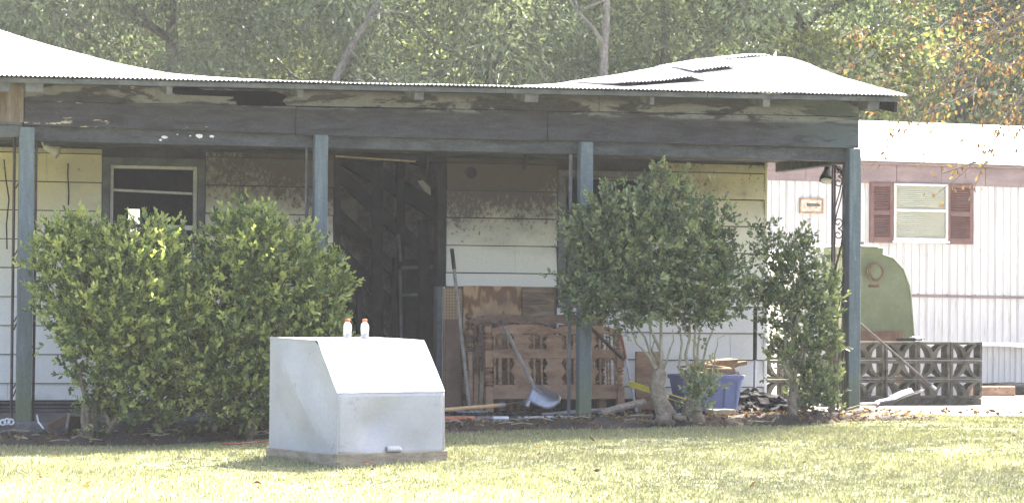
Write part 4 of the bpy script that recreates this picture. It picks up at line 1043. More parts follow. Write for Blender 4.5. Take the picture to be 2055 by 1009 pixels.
sv = thing('round_point_shovel', (P(1080, 818, .2)[0], .25, .0), 'round point shovel with grey handle leaning on the footboard', 'shovel')
shaft('handle', a, c+(c-a)*.02, .0155, 'handlegrey', sv)
d = unit(np.array((.50, -.55, -.42))); b0 = c+np.array((-.02, .0, .0)); spade(sv, b0-(.02, 0, .0), (.62, -.45, -.22), (.35, .62, .62), .26, .21)
MB().tube([c-(c-a)*.06, b0+np.array((.05, -.04, -.03))], [.019, .016], 8).build('socket', M['steel'], sv)
a = P(889, 822, .02); c = P(1012, 812, .16); e = P(1052, 806, .22)
for q in (a, c, e): q[2] = max(q[2], .02)
hoe = thing('garden_hoe', (c[0], .1, .0), 'yellow wooden handled hoe with dark socket lying along the porch edge', 'hoe')
shaft('handle', a, c, .016, 'handlewood', hoe); shaft('socket', c, e, .010, 'darkgrip', hoe); MB().obox(e+np.array((.015, 0, -.01)), (.03, .14, .05), rotm('Y', .4), .003).build('blade', M['steel'], hoe)
shaft('ferrule', c-(c-a)*.10, c+(e-c)*.02, .0185, 'steel', hoe)
a = P(889, 828, -.04); c = P(952, 822, .0); a[2] = c[2] = .013
tag(MB().beam(a, c, .05, .024, bev=.004).build('orange_batten', M['orange']), 'short orange painted batten lying under the hoe handle', 'batten')
a = P(955, 824, .0); c = P(985, 823, .0); a[2] = c[2] = .011
tag(MB().beam(a, c, .06, .02, bev=.004).build('cloth_scrap', M['mband']), 'small faded rag strip lying beside the orange slat', 'rag')
a = P(988, 823, .0); c = P(1020, 822, .0); a[2] = c[2] = .011
tag(MB().beam(a, c, .05, .02, bev=.004).build('white_scrap', M['whitecap']), 'short white painted scrap lying below the hoe ferrule', 'scrap')
# dark bar and red-white stake behind the third post
a = P(1180, 652, .80); c = P(1252, 722, .80); tag(MB().tube([a, c], .015, 7).build('iron_bar', M['darkgrip']), 'dark iron bar leaning diagonally over the footboard behind the green post', 'bar')
a = P(1246, 672, .86); c = P(1270, 785, .78); m_ = a+(c-a)*.42
st = thing('marker_stake', (c[0], .7, .0), 'thin stake, red above and grey below, leaning at the footboard end', 'stake')
cc = np.array((c[0]+.02, .72, .0)); shaft('red_length', a, m_, .013, 'hose', st); shaft('grey_length', m_, cc, .012, 'steel', st)
# spirit level
a = P(1262, 769, .72); c = P(1398, 812, .30); dv = unit(c-a); sidev = unit(np.cross(dv, (0, 0, 1))); upv = np.cross(sidev, dv)
lv = thing('spirit_level', (c[0], .3, .0), 'long yellow spirit level lying across the rubble behind the shrub trunks', 'level')
for s_ in (-1, 1): MB().beam(a+upv*s_*.018, c+upv*s_*.018, .020, .008, upv).build('flange', M['yellow'], lv)
for t0, t1 in ((.0, .30), (.36, .52), (.60, .78), (.84, 1.)): MB().beam(a+(c-a)*t0, a+(c-a)*t1, .006, .030, upv).build('web', M['yellow' if t0 < .1 else 'purple'], lv)
MB().tube([a+(c-a)*.31, a+(c-a)*.35], .010, 8).build('vial', M['bottle'], lv)
# odds and ends lying along the porch edge
def lying(name, pa, pb, ya, yb, r, mat, label, cat, flat=False, z=.0):
    a = P(*pa, ya); c = P(*pb, yb); a[2] = z+r; c[2] = max(c[2], z+r) if not flat else z+r
    m = MB().beam(a, c, r*5 if flat else r*2, r*2, bev=.003) if flat else MB().tube([a, (a+c)/2+(0, 0, .004), c], r, 8)
    return tag(m.build(name, M[mat]), label, cat)
lying('pipe', (1085, 824), (1240, 820), .3, .42, .017, 'steel', 'thin grey metal pipe lying along the porch edge behind the green post', 'pipe')
lying('log', (1205, 828), (1292, 806), .30, .55, .030, 'handlegrey', 'weathered grey log end lying on the porch rubble', 'log')
lying('painted_plank', (1262, 828), (1345, 826), .15, .15, .012, 'scoop', 'pale grey blue plank lying flat behind the shrub trunk', 'plank', True)
lying('painted_plank', (1345, 822), (1385, 822), .30, .3, .012, 'whitecap', 'short pale plank lying flat between the two shrub trunks', 'plank', True)
lying('wood_block', (1425, 826), (1468, 826), .25, .27, .030, 'palewood', 'squared wood block with pale end lying before the blue tub', 'block', True)
lying('metal_angle', (1040, 827), (1150, 829), .1, .14, .008, 'sash', 'flat pale metal strip lying between shovel blade and green post', 'strip', True)
# shovel blade sticking out beside the post: second blade
# --- blue tub with firewood
TBY = .80; tl = P(1352, 755, TBY); tr = P(1481, 752, TBY); tcx = (tl[0]+tr[0])/2; tw = (tr[0]-tl[0]); tht = tr[2]
tub = thing('storage_tub', (tcx, TBY, .0), 'blue plastic storage tub heaped with sticks beside the shrub', 'tub')
def rrect(cx, cy, w_, d_, r, n=5):
    o = []
    for (sx, sy, a0) in ((1, 1, 0), (-1, 1, 90), (-1, -1, 180), (1, -1, 270)):
        for k in range(n): g = rad(a0+90*k/(n-1)); o.append((cx+sx*(w_/2-r)+r*math.cos(g), cy+sy*(d_/2-r)+r*math.sin(g)))
    return o
lay = [(.002, .78), (.02, .80), (tht*.9, .955), (tht*.905, 1.0), (tht, 1.01), (tht+.006, .99), (tht-.01, .94), (.03, .77), (.02, .70)]
V = []; F = []
for z, s_ in lay: V += [(x, y, z) for x, y in rrect(tcx, TBY, tw*s_, .40*s_, .05)]
n = 20
for i in range(len(lay)-1):
    for k in range(n): F.append((i*n+k, i*n+(k+1) % n, (i+1)*n+(k+1) % n, (i+1)*n+k))
F += [tuple(range(n-1, -1, -1)), tuple((len(lay)-1)*n+k for k in range(n))]
to = MB().add(V, F).build('body', M['bluetub'], tub, True); smooth_angle(to, 40)
for k in range(5):
    x = tcx-tw*.36+tw*.18*k; MB().beam((x, TBY-.20*.86, .04), (x, TBY-.20*.955, tht*.86), .006, .010).build('rib', M['bluetub'], tub)
g = random.Random(5)
for k in range(22):
    L = g.uniform(.26, .5); z = tht-.02+.008*k*.75; ang = g.uniform(-.5, .5); tilt = g.uniform(-.12, .2)
    c0 = np.array((tcx+.03+g.uniform(-.07, .07)+.04*(k > 12), TBY+g.uniform(-.12, .12), z)); dv = np.array((math.cos(ang), math.sin(ang)*.6, tilt)); dv = unit(dv)
    r = g.uniform(.011, .024); pts = [c0-dv*L/2, c0+np.array((0, 0, g.uniform(-.01, .015))), c0+dv*L/2]
    tag(MB().tube(pts, [r*.85, r, r*.9], 7).build('firewood_stick', M['logwood']), 'cut firewood stick heaped in the blue storage tub', 'firewood', 'firewood sticks in the blue tub')
# --- charred debris heap by the corner, floor scraper
deb = thing('charred_debris_heap', (P(1515, 810, .9)[0], .9, .0), 'heap of black charred shingles and ash at the house corner', 'debris')
m = MB(); g = random.Random(9); cx0 = P(1515, 810, .95)[0]
for k in range(150):
    a = g.uniform(0, 6.28); rr_ = .42*math.sqrt(g.random()); x = cx0+rr_*1.05*math.cos(a); y = .95+rr_*.75*math.sin(a); z = max(.0, .17*(1-(rr_/.44)**1.3))*g.random()**.3
    R = rotm('Z', g.uniform(0, 6.28))@rotm('X', g.uniform(-.6, .6))@rotm('Y', g.uniform(-.6, .6))
    m.obox((x, y, z+.012), (g.uniform(.05, .16), g.uniform(.03, .10), g.uniform(.006, .02)), R)
o = m.build('char_pieces', M['ash'], deb); tag(o, kind='stuff')
V = []; F = []
for i in range(7):
    for j in range(18):
        a = 2*math.pi*j/18; r_ = .43*i/6; V.append((cx0+r_*1.05*math.cos(a), .95+r_*.75*math.sin(a), .003+.15*max(0, 1-(r_/.44)**1.3)+.01*math.sin(5*a+i)))
F = [(i*18+j, i*18+(j+1) % 18, (i+1)*18+(j+1) % 18, (i+1)*18+j) for i in range(6) for j in range(18)]
MB().add(V, F).build('ash_mound', M['ash'], deb, True)
a = P(1516, 640, 1.38); b_ = P(1515, 722, 1.36); c = P(1514, 785, 1.34); c2 = c.copy(); c2[2] = .17
fs = thing('floor_scraper', (c[0], 1.34, .1), 'steel scraper with thick dark sleeve standing against the corner siding', 'scraper')
shaft('sleeve', a+np.array((0, 0, .10)), b_, .019, 'darkgrip', fs); shaft('shaft', b_, c2+np.array((0, 0, .0)), .012, 'steel', fs)
MB().prism([(c[0]-.012, c2[2]+.03), (c[0]+.012, c2[2]+.03), (c[0]+.07, c2[2]-.05), (c[0]-.07, c2[2]-.05)], 1.32, 1.35).build('blade', M['darkgrip'], fs)
# blackened clutter along the wall foot (chips nobody could count)
m = MB(); g = random.Random(21)
for k in range(420):
    x = g.uniform(3.2, 6.5); y = g.uniform(.05, 1.3); R = rotm('Z', g.uniform(0, 6.28))@rotm('X', g.uniform(-.3, .3))
    m.obox((x, y, .010+.012*g.random()), (g.uniform(.02, .11), g.uniform(.01, .04), g.uniform(.004, .018)), R)
tag(m.build('burnt_chips', M['ash']), 'burnt chips and ash strewn over the porch floor', 'debris', kind='stuff')

# things in the garden bed at the left post
def boxat(name, p, q, wd, h, mat, label, cat, up=(0, 0, 1)): return tag(MB().beam(p, q, wd, h, up, .004).build(name, M[mat]), label, cat)
a = P(96, 858, -.35); c = P(134, 838, -.25); boxat('broken_box_side', a, c, .03, .06, 'brownboard', 'brown broken wooden box side propped in the bed by the corner post', 'board')
a = P(133, 866, -.28); c = P(137, 834, -.20); boxat('box_end', a, c, .10, .02, 'handlegrey', 'grey end piece of a broken box standing in the bed', 'board', (1, 0, 0))
a = P(137, 850, -.18); c = P(166, 852, -.1); boxat('dark_plank', a, c, .03, .12, 'soil', 'dark rotten plank behind the grey box end', 'plank')
tag(MB().tube([P(74, 832, -.2), P(77, 846, -.25), P(87, 859, -.35)], .007, 6).build('white_tube', M['whitecap'], None, True), 'thin white bent tube hanging down at the corner post foot', 'tube')
for k, (x, y) in enumerate(((6, 847), (14, 845), (22, 846))):
    p = P(x, y, -.15); t_ = [(p[0]+.020*math.cos(q), -.15+.006*math.sin(3*q), p[2]+.020*math.sin(q)) for q in np.linspace(0, 6.28, 15)]
    tag(MB().tube(t_, .007, 6).build('pipe_ring', M['whitecap'], None, True), 'small white ring lying in the bed left of the corner post', 'ring', 'white rings by the corner post')
# leaf litter and twigs
n = 2600; X = RNG.uniform(-3, 7.2, n); Y = np.array([RNG.uniform(bed_front(x)-.03, .0) for x in X]); Z = np.array([bed_z(x, y) for x, y in zip(X, Y)])+.008
dd = RNG.normal(size=(n, 3)); dd[:, 2] *= .35
o = leaves('leaf_litter', np.stack([X, Y, Z], 1), dd, RNG.uniform(.02, .06, n), RNG.uniform(.01, .03, n), RNG.uniform(0, .85, n), M['autumnleaf'], None, True, .3, 4)
tag(o, 'dry brown leaves and bits strewn over the garden bed', 'leaf litter', kind='stuff')
n = 260; X = RNG.uniform(6.6, 10.5, n); Y = padfront(X)-RNG.uniform(-.5, .25, n); Z = np.maximum(padz(X, Y), zg(X, Y))+.012
dd = RNG.normal(size=(n, 3)); dd[:, 2] *= .3
tag(leaves('fallen_leaves', np.stack([X, Y, Z], 1), dd, RNG.uniform(.03, .06, n), RNG.uniform(.015, .03, n), RNG.uniform(0, .85, n), M['autumnleaf'], None, True, .3, 5), 'fallen brown leaves along the edge of the concrete yard', 'leaves', kind='stuff')
n = 60; X = RNG.uniform(-1, 8, n); Y = RNG.uniform(-6.5, -1, n); Z = zg(X, Y)+.04; dd = RNG.normal(size=(n, 3)); dd[:, 2] *= .3
tag(leaves('lawn_leaves', np.stack([X, Y, Z], 1), dd, RNG.uniform(.03, .06, n), RNG.uniform(.012, .028, n), RNG.uniform(0, .8, n), M['autumnleaf'], None, True, .3, 6), 'scattered fallen leaves lying in the lawn', 'leaves', kind='stuff')
m = MB(); g = random.Random(31)
for k in range(120):
    x = g.uniform(-2.5, 7.0); y = g.uniform(float(bed_front(x)), -.02); z = bed_z(x, y)+.012; a = g.uniform(0, 6.28); L = g.uniform(.06, .25)
    m.tube([(x, y, z), (x+L*.5*math.cos(a), y+L*.2*math.sin(a), z+g.uniform(0, .03)), (x+L*math.cos(a), y+L*.4*math.sin(a), z+g.uniform(-.005, .02))], .004, 4)
tag(m.build('bed_twigs', M['twigbark']), 'thin dry twigs lying in the garden bed', 'twigs', kind='stuff')

# ================================================================== SHRUBS
def sprigs(lobes, n, g, per=7, Ls=(.036, .060), shell=.24, up=.55, tl=.075, wr=.5):
    """lobes: (centre, radii). Leaves whorled on short twigs, most of them near the lobe surfaces."""
    wts = np.array([r[0]*r[2]+r[0]*r[1] for c, r in lobes]); wts = wts/wts.sum()
    k = g.choice(len(lobes), n, p=wts); C = np.array([l[0] for l in lobes])[k]; R = np.array([l[1] for l in lobes])[k]
    d = unit(g.normal(size=(n, 3))); rr_ = 1-np.abs(g.normal(0, shell, n)); rr_ = np.clip(rr_, .1, 1.08)+g.normal(0, .05, n)
    rr_ *= 1+.12*np.sin(7*d[:, 0]+3*k)*np.sin(6*d[:, 2]+k)+.08*np.sin(13*d[:, 0])*np.sin(11*d[:, 1]+12*d[:, 2])
    B = C+d*R*rr_[:, None]
    sd = unit(d*.6+np.array([0, 0, up])+g.normal(0, .35, (n, 3)))
    # tips that stand proud
    out = np.where(g.random(n) < .06, g.uniform(.03, .10, n), 0); B = B+sd*out[:, None]
    new = g.random(n) < .46; B = B+sd*np.where(new, g.uniform(.015, .06, n), 0)[:, None]
    tone = np.clip(np.where(new, g.normal(.66, .10, n), g.normal(.20, .10, n)), 0, 1)
    LC = []; LD = []; LL = []; LT = []
    for j in range(per):
        t = j/(per-1); pc = B+sd*(tl*t)[..., None] if np.ndim(tl) else B+sd*tl*t
        a = 2.4*j+g.uniform(0, 6.28, n); e1 = unit(np.cross(sd, g.normal(size=(n, 3)))); e2 = np.cross(sd, e1)
        rd = e1*np.cos(a)[:, None]+e2*np.sin(a)[:, None]
        LC.append(pc); LD.append(unit(sd*(.35+.85*t)+rd*.75+np.array([0, -.12, .15]))); L = g.uniform(*Ls, n)*(1-.3*t); LL.append(L); LT.append(np.clip(tone+.22*t-.08+g.normal(0, .06, n), 0, 1))
    return np.concatenate(LC), np.concatenate(LD), np.concatenate(LL), np.concatenate(LT)
def stem_paths(m, base, targets, r0, g, nseg=5, wob=.04):
    for tgt, r in targets:
        b_ = np.array(base, float); t = np.array(tgt, float); pts = []; rs = []
        for i in range(nseg+1):
            s = i/nseg; q = b_+(t-b_)*s+np.array((0, 0, .12*math.sin(s*math.pi)))*np.linalg.norm(t-b_)*.4
            if 0 < i < nseg: q = q+np.array([g.uniform(-wob, wob) for _ in range(3)])
            pts.append(q); rs.append(r*(1-.7*s))
        m.tube(pts, rs, 7)
def px_lobes(L, Y): 
    o = []
    for x, y, rx, rz, dy, ry in L:
        c = P(x, y, Y+dy); o.append((c, np.array((rx/258., ry, rz/258.))))
    return o
def shrub(name, label, lobes, n, mat, trunks, seed, cat='shrub', group=None, **kw):
    g = np.random.default_rng(seed); C, D, L, T = sprigs(lobes, n, g, **kw)
    base = np.array(trunks[0][0], float)
    gzz = np.array([bed_z(min(max(x, -3.4), 7.2), min(y, .04)) for x, y in C[:, :2]]) if len(C) < 150000 else np.full(len(C), -.05)
    ok = (C[:, 2] > gzz+.03) & ~((C[:, 1] > 1.40)); C, D, L, T = C[ok], D[ok], L[ok], T[ok]
    t = thing(name, base, label, cat, group)
    leaves('foliage', C, D, L, L*.50, T, M[mat], t, True, .18, seed)
    rg = random.Random(seed)
    for b_, tg, r in trunks:
        m = MB(); stem_paths(m, b_, tg, r, rg); m.build('stem', M['bark' if r > .02 else 'twigbark'], t, True)
    return t
BYC = -.62
lobA = px_lobes([(205, 580, 120, 120, 0, .40), (130, 530, 62, 85, .05, .25), (165, 485, 55, 40, .05, .25), (295, 522, 85, 75, .05, .35), (290, 600, 110, 120, -.08, .45), (250, 700, 120, 100, -.02, .42), (310, 780, 95, 75, 0, .38), (215, 640, 90, 90, -.1, .4), (360, 690, 80, 120, -.05, .4), (195, 820, 30, 45, .05, .18)], BYC)
def btop(p, Y): q = P(*p, Y); return q
bA = P(180, 850, BYC); bA[2] = bed_z(bA[0], bA[1])-.03
tA = [(bA, [(P(165, 730, BYC), .030), (P(130, 650, BYC), .02), (P(240, 640, BYC), .022)], .03),
      (P(215, 868, BYC-.05), [(P(190, 760, BYC), .020), (P(290, 690, BYC), .022)], .022), (P(320, 868, BYC), [(P(300, 700, BYC), .025), (P(360, 600, BYC), .02)], .025)]
shrub('evergreen_shrub', 'large glossy evergreen shrub in front of the broken window and corner post', lobA, 4300, 'bushleaf', tA, 1)
lobB = px_lobes([(485, 518, 80, 80, 0, .38), (550, 560, 100, 105, .0, .40), (610, 600, 75, 110, .03, .35), (480, 640, 110, 130, -.06, .45), (580, 700, 105, 100, 0, .42), (450, 760, 90, 85, -.04, .4), (560, 790, 100, 60, .02, .38), (655, 580, 35, 60, .05, .2), (500, 462, 60, 35, .05, .25), (640, 690, 55, 70, .05, .3), (428, 630, 65, 105, -.03, .4)], BYC+.02)
bB = P(500, 862, BYC); bB[2] = bed_z(bB[0], bB[1])-.03
tB = [(bB, [(P(470, 680, BYC), .03), (P(560, 620, BYC), .028), (P(600, 720, BYC), .02)], .03), (P(430, 866, BYC), [(P(420, 700, BYC), .022), (P(450, 780, BYC), .018)], .022)]
shrub('evergreen_shrub', 'large glossy evergreen shrub between the metal well cover and the door', lobB, 4500, 'bushleaf', tB, 2)
SY = -.42
lobC = px_lobes([(1290, 520, 120, 105, 0, .38), (1200, 530, 70, 90, .0, .3), (1350, 480, 95, 95, .05, .36), (1330, 390, 45, 50, .05, .2), (1230, 440, 60, 55, .0, .25), (1400, 560, 85, 85, .03, .32), (1460, 580, 42, 55, .05, .2), (1245, 605, 80, 55, -.03, .3), (1170, 600, 40, 40, 0, .2), (1380, 618, 70, 35, .0, .25), (1440, 460, 30, 60, .05, .2), (1160, 460, 30, 45, 0, .18)], SY)
bC = P(1332, 858, SY); bC[2] = bed_z(bC[0], bC[1])-.04
def PP(x, y, d=0.): return P(x, y, SY+d)
tC = []
shC = shrub('multi_stem_shrub', 'tall multi-stemmed evergreen shrub on gnarled bare trunks beside the blue tub', lobC, 2900, 'shrubleaf',
  [(PP(1327, 752), [(PP(1265, 650), .014), (PP(1290, 560), .016), (PP(1330, 520, .1), .016), (PP(1300, 640, .1), .012), (PP(1230, 610), .012), (PP(1350, 660, -.1), .012)], .015),
   (PP(1390, 800, .03), [(PP(1345, 640), .017), (PP(1372, 600, .1), .019), (PP(1398, 600), .016), (PP(1440, 620), .015), (PP(1425, 590, .1), .013)], .016),
   (PP(1425, 745), [(PP(1455, 672), .008)], .01)], 3, up=.35)
m = MB(); m.tube([bC, PP(1340, 835), PP(1324, 805), PP(1318, 775), PP(1322, 752), PP(1328, 742)], [.110, .085, .066, .062, .066, .045], 12)
m.tube([PP(1318, 842, -.09), PP(1342, 838, -.12)], [.05, .045], 10); tr_ = m.build('trunk', M['bark'], shC, True)
m = MB(); q = PP(1392, 852, .02); m.tube([q, PP(1388, 820, .02), PP(1392, 795, .02)], [.10, .075, .045], 10); m.tube([PP(1390, 845, -.02), PP(1352, 835, -.1)], [.035, .024], 7); m.tube([PP(1395, 800), PP(1398, 770)], [.04, .03], 8); m.build('trunk', M['bark'], shC, True)
# sucker leaves at the second trunk
g = np.random.default_rng(33); C, D, L, T = sprigs(px_lobes([(1400, 800, 35, 40, -.05, .12), (1405, 765, 28, 40, -.05, .1), (1430, 790, 18, 35, -.05, .08)], SY), 110, g, shell=.5)
leaves('sucker_leaves', C, D, L*.85, L*.42, np.clip(T+.25, 0, 1), M['shrubleaf'], shC, True, .18, 33)
RYD = -.32
lobD = px_lobes([(1535, 500, 28, 60, 0, .14), (1590, 560, 60, 60, .0, .22), (1625, 620, 60, 60, .03, .24), (1560, 620, 42, 45, .0, .2), (1600, 700, 55, 55, 0, .22), (1650, 690, 32, 70, .03, .15), (1640, 780, 50, 45, 0, .18), (1605, 500, 32, 40, 0, .12), (1660, 570, 22, 40, .03, .1), (1645, 830, 40, 20, 0, .12), (1530, 590, 25, 30, 0, .12)], RYD)
bD = P(1590, 858, RYD); bD[2] = zg(bD[0], bD[1])-.02
def PD(x, y, d=0.): return P(x, y, RYD+d)
shD = shrub('young_evergreen_shrub', 'thin young evergreen shrub with loose leaves next to the right corner post', lobD, 1150, 'shrubleaf',
  [(PD(1592, 768), [(PD(1552, 680), .016), (PD(1535, 520), .015), (PD(1580, 600), .016), (PD(1625, 600), .014), (PD(1605, 480), .013), (PD(1650, 640), .010)], .014)], 4, shell=.42)
m = MB(); m.tube([bD, PD(1591, 820), PD(1592, 790), PD(1594, 765)], [.058, .045, .040, .032], 10); m.build('trunk', M['bark'], shD, True)
# dry vine stems climbing the right trellis
vine = thing('dry_vine', (P(1685, 840, .05)[0], .05, .0), 'dry brown vine stems climbing the iron trellis at the right corner post', 'vine'); g = random.Random(8)
for k in range(7):
    x = 1668+5*k; pts = [P(x+g.uniform(-3, 3), 842-32*j, .02+g.uniform(-.04, .05)) for j in range(8-k % 3)]; pts[0][2] = -.02
    MB().tube(pts, .006, 5).build('stem', M['oldwood'], vine, True)

# ================================================================== BACKGROUND TREES
def crown_points(g, H, R, n_clump, per, cl=(.45, .85), zb=.22, drop=0.):
    C = []; D = []; T = []
    k = 0
    while k < n_clump:
        u = g.uniform(-1, 1, 3)
        if np.linalg.norm(u) > 1: continue
        t = (u[2]+1)/2
        rr_ = np.linalg.norm(u[:2])
        if rr_ < .35 and g.random() < .6: continue
        z = H*(zb+(1-zb)*t); wr = R*(.55+.45*math.sin(min(1, t*1.25+.2)*math.pi*.85))
        c = np.array([u[0]*wr*1.25, u[1]*wr*1.25, z]); s = g.uniform(*cl); m_ = int(per*g.uniform(.6, 1.3)*(s/.65)**2)
        d = unit(g.normal(size=(m_, 3))); q = c+d*np.array([s, s, s*.55])*(g.random((m_, 1))**.45); q[:, 2] -= drop*np.linalg.norm(q[:, :2]-c[:2], axis=1)
        C.append(q); D.append(unit(d*.7+g.normal(0, .5, (m_, 3))+np.array([0, 0, -.35-drop*.6]))); T.append(np.clip(g.normal(.42, .16, m_)+g.normal(0, .17), 0, 1)); k += 1
    return np.concatenate(C), np.concatenate(D), np.concatenate(T)
def make_tree(name, label, H, R, n_clump, per, Ls, wr, mat, seed, drop=0., tr=.16):
    g = np.random.default_rng(seed); rg = random.Random(seed); t = thing(name, (0, 0, 0), label, 'tree', 'woodland trees behind the house')
    C, D, T = crown_points(g, H, R, n_clump, per, drop=drop); L = g.uniform(*Ls, len(C))
    cr = leaves('crown', C, D, L, L*wr, T, M[mat], t, False, .15, seed)
    m = MB(); pts = [(0, 0, -.3)]; x = y = 0
    for k in range(1, 8): x += rg.uniform(-.12, .12); y += rg.uniform(-.12, .12); pts.append((x, y, H*.88*k/7))
    m.tube(pts, [tr*(1-.8*k/7) for k in range(8)], 9); tk = m.build('trunk', M['treebark'], t, True)
    for k in range(9):
        z = H*rg.uniform(.25, .8); a = rg.uniform(0, 6.28); i = min(6, int(z/(H*.88)*7)); b_ = np.array(pts[i]); L_ = R*rg.uniform(.5, .95)
        MB().tube([b_, b_+np.array((math.cos(a)*L_*.5, math.sin(a)*L_*.5, L_*.25)), b_+np.array((math.cos(a)*L_, math.sin(a)*L_, L_*.65))], [tr*.32, tr*.2, tr*.06], 6).build('limb', M['treebark'], t, True)
    return t
def copy_tree(o, parent=None):
    c = o.copy(); COL.objects.link(c); c.parent = parent
    for ch in list(o.children): copy_tree(ch, c)
    return c
protos = [make_tree('woodland_tree', 'dense mid green tree of the wood behind the burned house', 9.5, 2.7, 120, 250, (.06, .11), .6, 'treeleaf', 101),
          make_tree('woodland_tree', 'yellow green broad leaved tree of the wood behind the houses', 9.0, 2.5, 90, 200, (.09, .15), .75, 'treeleaf2', 102),
          make_tree('woodland_tree', 'blue green feathery drooping tree of the wood behind the houses', 10.0, 2.8, 120, 300, (.10, .17), .28, 'treeleaf3', 103, .35)]
rg = random.Random(77); used = set(); spots = []
for w_, n, jit, off in ((40, 9, .5, 0), (46.5, 9, .7, 85), (55, 9, 1., 10), (62, 9, 1., 150)):
    for k in range(n):
        spots.append((-260+off+k*(2560/(n-1))+rg.uniform(-60, 60), w_+rg.uniform(-jit, jit)))
kinds = [0, 2, 0, 2, 0, 2, 0, 1, 2]
for i, (px, w_) in enumerate(spots):
    kind = kinds[i] if i < 9 else rg.choice([0, 0, 1, 2])
    pos = PW(px, 560, w_); s_ = rg.uniform(.92, 1.22)
    if i < 9 and kind == 1: s_ = 1.
    src = protos[kind]
    o = src if kind not in used else copy_tree(src)
    used.add(kind); o.location = (pos[0], pos[1], zg(pos[0], 5.)-.05); o.rotation_euler = (0, 0, rg.uniform(0, 6.28)); o.scale = (s_, s_, s_*rg.uniform(.95, 1.1))
# bare leaning trunk and a pale trunk with a bare fork that show between the crowns
def bare(name, label, px_pts, w_, r0, r1, forks=()):
    pts = [PW(x, y, w_) for x, y in px_pts]; b_ = pts[0].copy(); b_[2] = zg(b_[0], 5.)-.1
    t = thing(name, b_, label, 'tree'); rs = np.linspace(r0, r1, len(pts)+1)
    MB().tube([b_]+pts, list(rs), 8).build('trunk', M['treebark'], t, True)
    for f_, ra, rb in forks:
        q = [PW(x, y, w_-.1) for x, y in f_]; MB().tube(q, list(np.linspace(ra, rb, len(q))), 6).build('limb', M['treebark'], t, True)
bare('leaning_bare_tree', 'thin bare grey trunk leaning right between the woodland trees', [(640, 260), (680, 145), (705, 95), (735, 45), (765, -10), (790, -60)], 37.3, .075, .035,
     [([(703, 100), (718, 118), (728, 146)], .02, .01), ([(735, 45), (762, 28), (790, 22), (830, 35)], .025, .008), ([(762, 0), (768, 12), (766, 25)], .02, .01), ([(745, 110), (775, 118), (800, 118)], .012, .006)])
bare('pale_bare_tree', 'pale grey upright trunk with a bare forked limb behind the roof', [(1208, 260), (1212, 110), (1216, 50), (1218, -10), (1220, -80)], 37.6, .085, .045,
     [([(1212, 90), (1185, 50), (1160, 25), (1135, -10)], .04, .015), ([(1160, 25), (1185, 12), (1216, 0)], .03, .015), ([(1160, 25), (1156, 5), (1150, -20)], .022, .012)])

# ================================================================== AUTUMN TREE at the right, trunk outside the frame
AT = np.array((12.4, .8, 0.)); AT[2] = zg(AT[0], AT[1])-.05
at = thing('autumn_tree', AT, 'tree with thin drooping branches and brown and yellow autumn leaves over the yard', 'tree')
rg = random.Random(12); g = np.random.default_rng(12)
MB().tube([AT, AT+(.1, 0, 1.6), AT+(-.05, .1, 3.2), AT+(-.3, 0, 5.0), AT+(-.5, -.2, 7.0), AT+(-.5, -.3, 9.)], [.24, .20, .17, .13, .08, .03], 10).build('trunk', M['treebark'], at, True)
LC = []; LD = []; TT = []; bm_ = MB()
def twig(pts, r0, dens, rnd=.03):
    bm_.tube(pts, list(np.linspace(r0, r0*.3, len(pts))), 5, False)
    pts = [np.array(p) for p in pts]
    for q0, q1 in zip(pts, pts[1:]):
        L = np.linalg.norm(q1-q0); k = g.poisson(dens*L)
        for _ in range(k):
            LC.append(q0+(q1-q0)*g.random()+g.normal(0, rnd, 3)); LD.append(unit(np.array((0, 0, -1.))+g.normal(0, .45, 3))); TT.append(np.clip(g.beta(1.4, 1.6), 0, 1))
def limb(p0, tip, r0, sag, nsub, dens):
    p0 = np.array(p0); tip = np.array(tip); n = 8; pts = []
    for i in range(n+1):
        s = i/n; q = p0+(tip-p0)*s; q[2] += sag*math.sin(s*math.pi)+rg.uniform(-.04, .04); q[1] += rg.uniform(-.05, .05); pts.append(q)
    bm_.tube(pts, list(np.linspace(r0, r0*.25, n+1)), 6, False)
    for _ in range(nsub):
        i = rg.randint(2, n); b_ = pts[i]; L = rg.uniform(.25, .75); a = unit(np.array((rg.uniform(-1, .15), rg.uniform(-.6, .6), rg.uniform(-.9, .15))))
        twig([b_, b_+a*L*.5+(0, 0, .02), b_+a*L-np.array((0, 0, .12*L))], .005, dens)
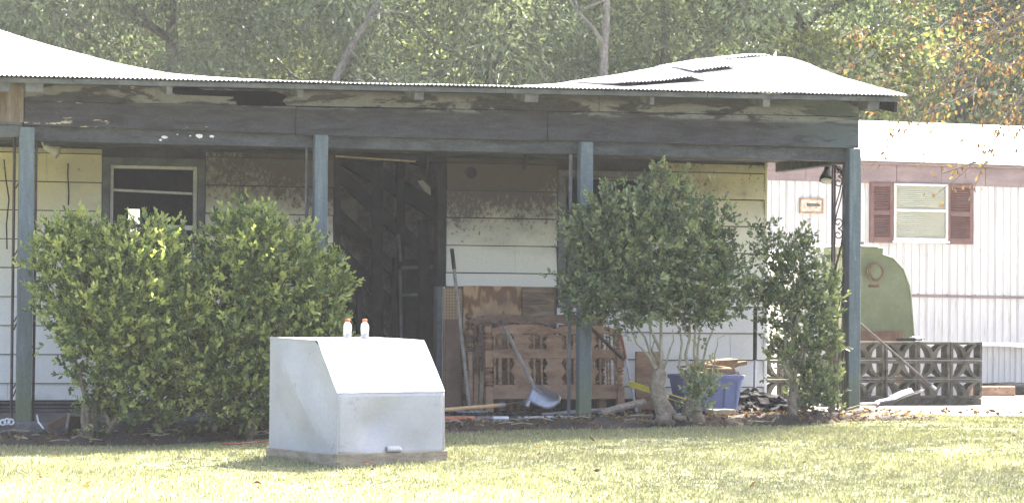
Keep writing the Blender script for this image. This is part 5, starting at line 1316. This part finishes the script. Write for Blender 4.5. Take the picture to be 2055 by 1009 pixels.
# visible drooping limbs: tips named by where they hang in the yard air
src = AT+np.array((-.25, .1, 4.2))
for (x, y, w_) in ((1690, 135, 24.5), (1740, 60, 24), (1790, 150, 24.5), (1810, 205, 24), (1850, 95, 23.8), (1880, 20, 24), (1920, 150, 24.3), (1960, 215, 23.6), (2010, 120, 24), (2040, 200, 23.4), (1990, 40, 23.8), (1900, 215, 24.6), (1845, 235, 23.2), (2050, 60, 24.2), (2000, 190, 24.8), (1940, 80, 24.6), (1870, 180, 24.8), (2080, 150, 24)):
    limb(src+np.array((rg.uniform(-.5, .3), rg.uniform(-.4, .4), rg.uniform(-.6, .9))), PW(x, y, w_), .02, rg.uniform(.2, .7), 13, 17)
for (p_, w_) in (([(2080, 200), (1990, 285), (1930, 350), (1876, 392)], 21.5), ([(2080, 150), (2010, 250), (1975, 330), (1952, 385)], 21.5), ([(1960, 325), (1900, 345), (1872, 356)], 21.5), ([(2070, 180), (2020, 250), (1960, 290), (1990, 310)], 21.6), ([(1960, 180), (1850, 235), (1830, 290), (1785, 300)], 21.8), ([(1900, 200), (1830, 250), (1790, 268)], 22), ([(1880, 180), (1810, 250), (1770, 310)], 22.2), ([(2080, 220), (2040, 270), (2025, 300)], 21.6)):
    q = [PW(x, y, w_) for x, y in p_]; twig(q, .008, 26, .04)
# upper crown above the frame
for k in range(120):
    a = rg.uniform(0, 6.28); r_ = 4.7*math.sqrt(rg.random()); z = rg.uniform(5.4, 10.5); zc_ = 1-((z-7.2)/2.8)**2
    c = AT+np.array((-3.3+r_*math.cos(a), -.5+r_*math.sin(a), z)); 
    n_ = 330; LC += list(c+g.normal(0, .42, (n_, 3))); LD += list(unit(np.array((0, 0, -.7))+g.normal(0, .6, (n_, 3)))); TT += list(np.clip(g.beta(1.6, 1.5, n_), 0, 1))
    if k % 4 == 0: bm_.tube([AT+np.array((-.3, 0, rg.uniform(3.5, 6))), (AT+c)/2+np.array((0, 0, 2.2)), c], [.05, .03, .008], 5, False)
bm_.build('branches', M['treebark'], at, True)
LC = np.array(LC); LD = np.array(LD); L = g.uniform(.035, .062, len(LC)); big = LC[:, 2] > AT[2]+5; L = np.where(big, L*1.8, L)
leaves('foliage', LC, LD, L, L*.55, np.array(TT), M['autumnleaf'], at, True, .2, 12)

# ================================================================== HAZE (thin smoke and summer haze in the air)
hz_m = bpy.data.materials.new('haze_air'); hz_m.use_nodes = True
for n_ in list(hz_m.node_tree.nodes): hz_m.node_tree.nodes.remove(n_)
ho_ = hz_m.node_tree.nodes.new('ShaderNodeOutputMaterial'); hv = hz_m.node_tree.nodes.new('ShaderNodeVolumePrincipled')
hv.inputs['Color'].default_value = (.92, .94, .96, 1); hv.inputs['Density'].default_value = .00058
hz_m.node_tree.links.new(hv.outputs[0], ho_.inputs['Volume'])
tag(MB().box((-62, -42, -2.2), (72, 102, 14.5)).build('haze', hz_m), 'thin pale haze in the air over the yard', 'haze', kind='stuff')
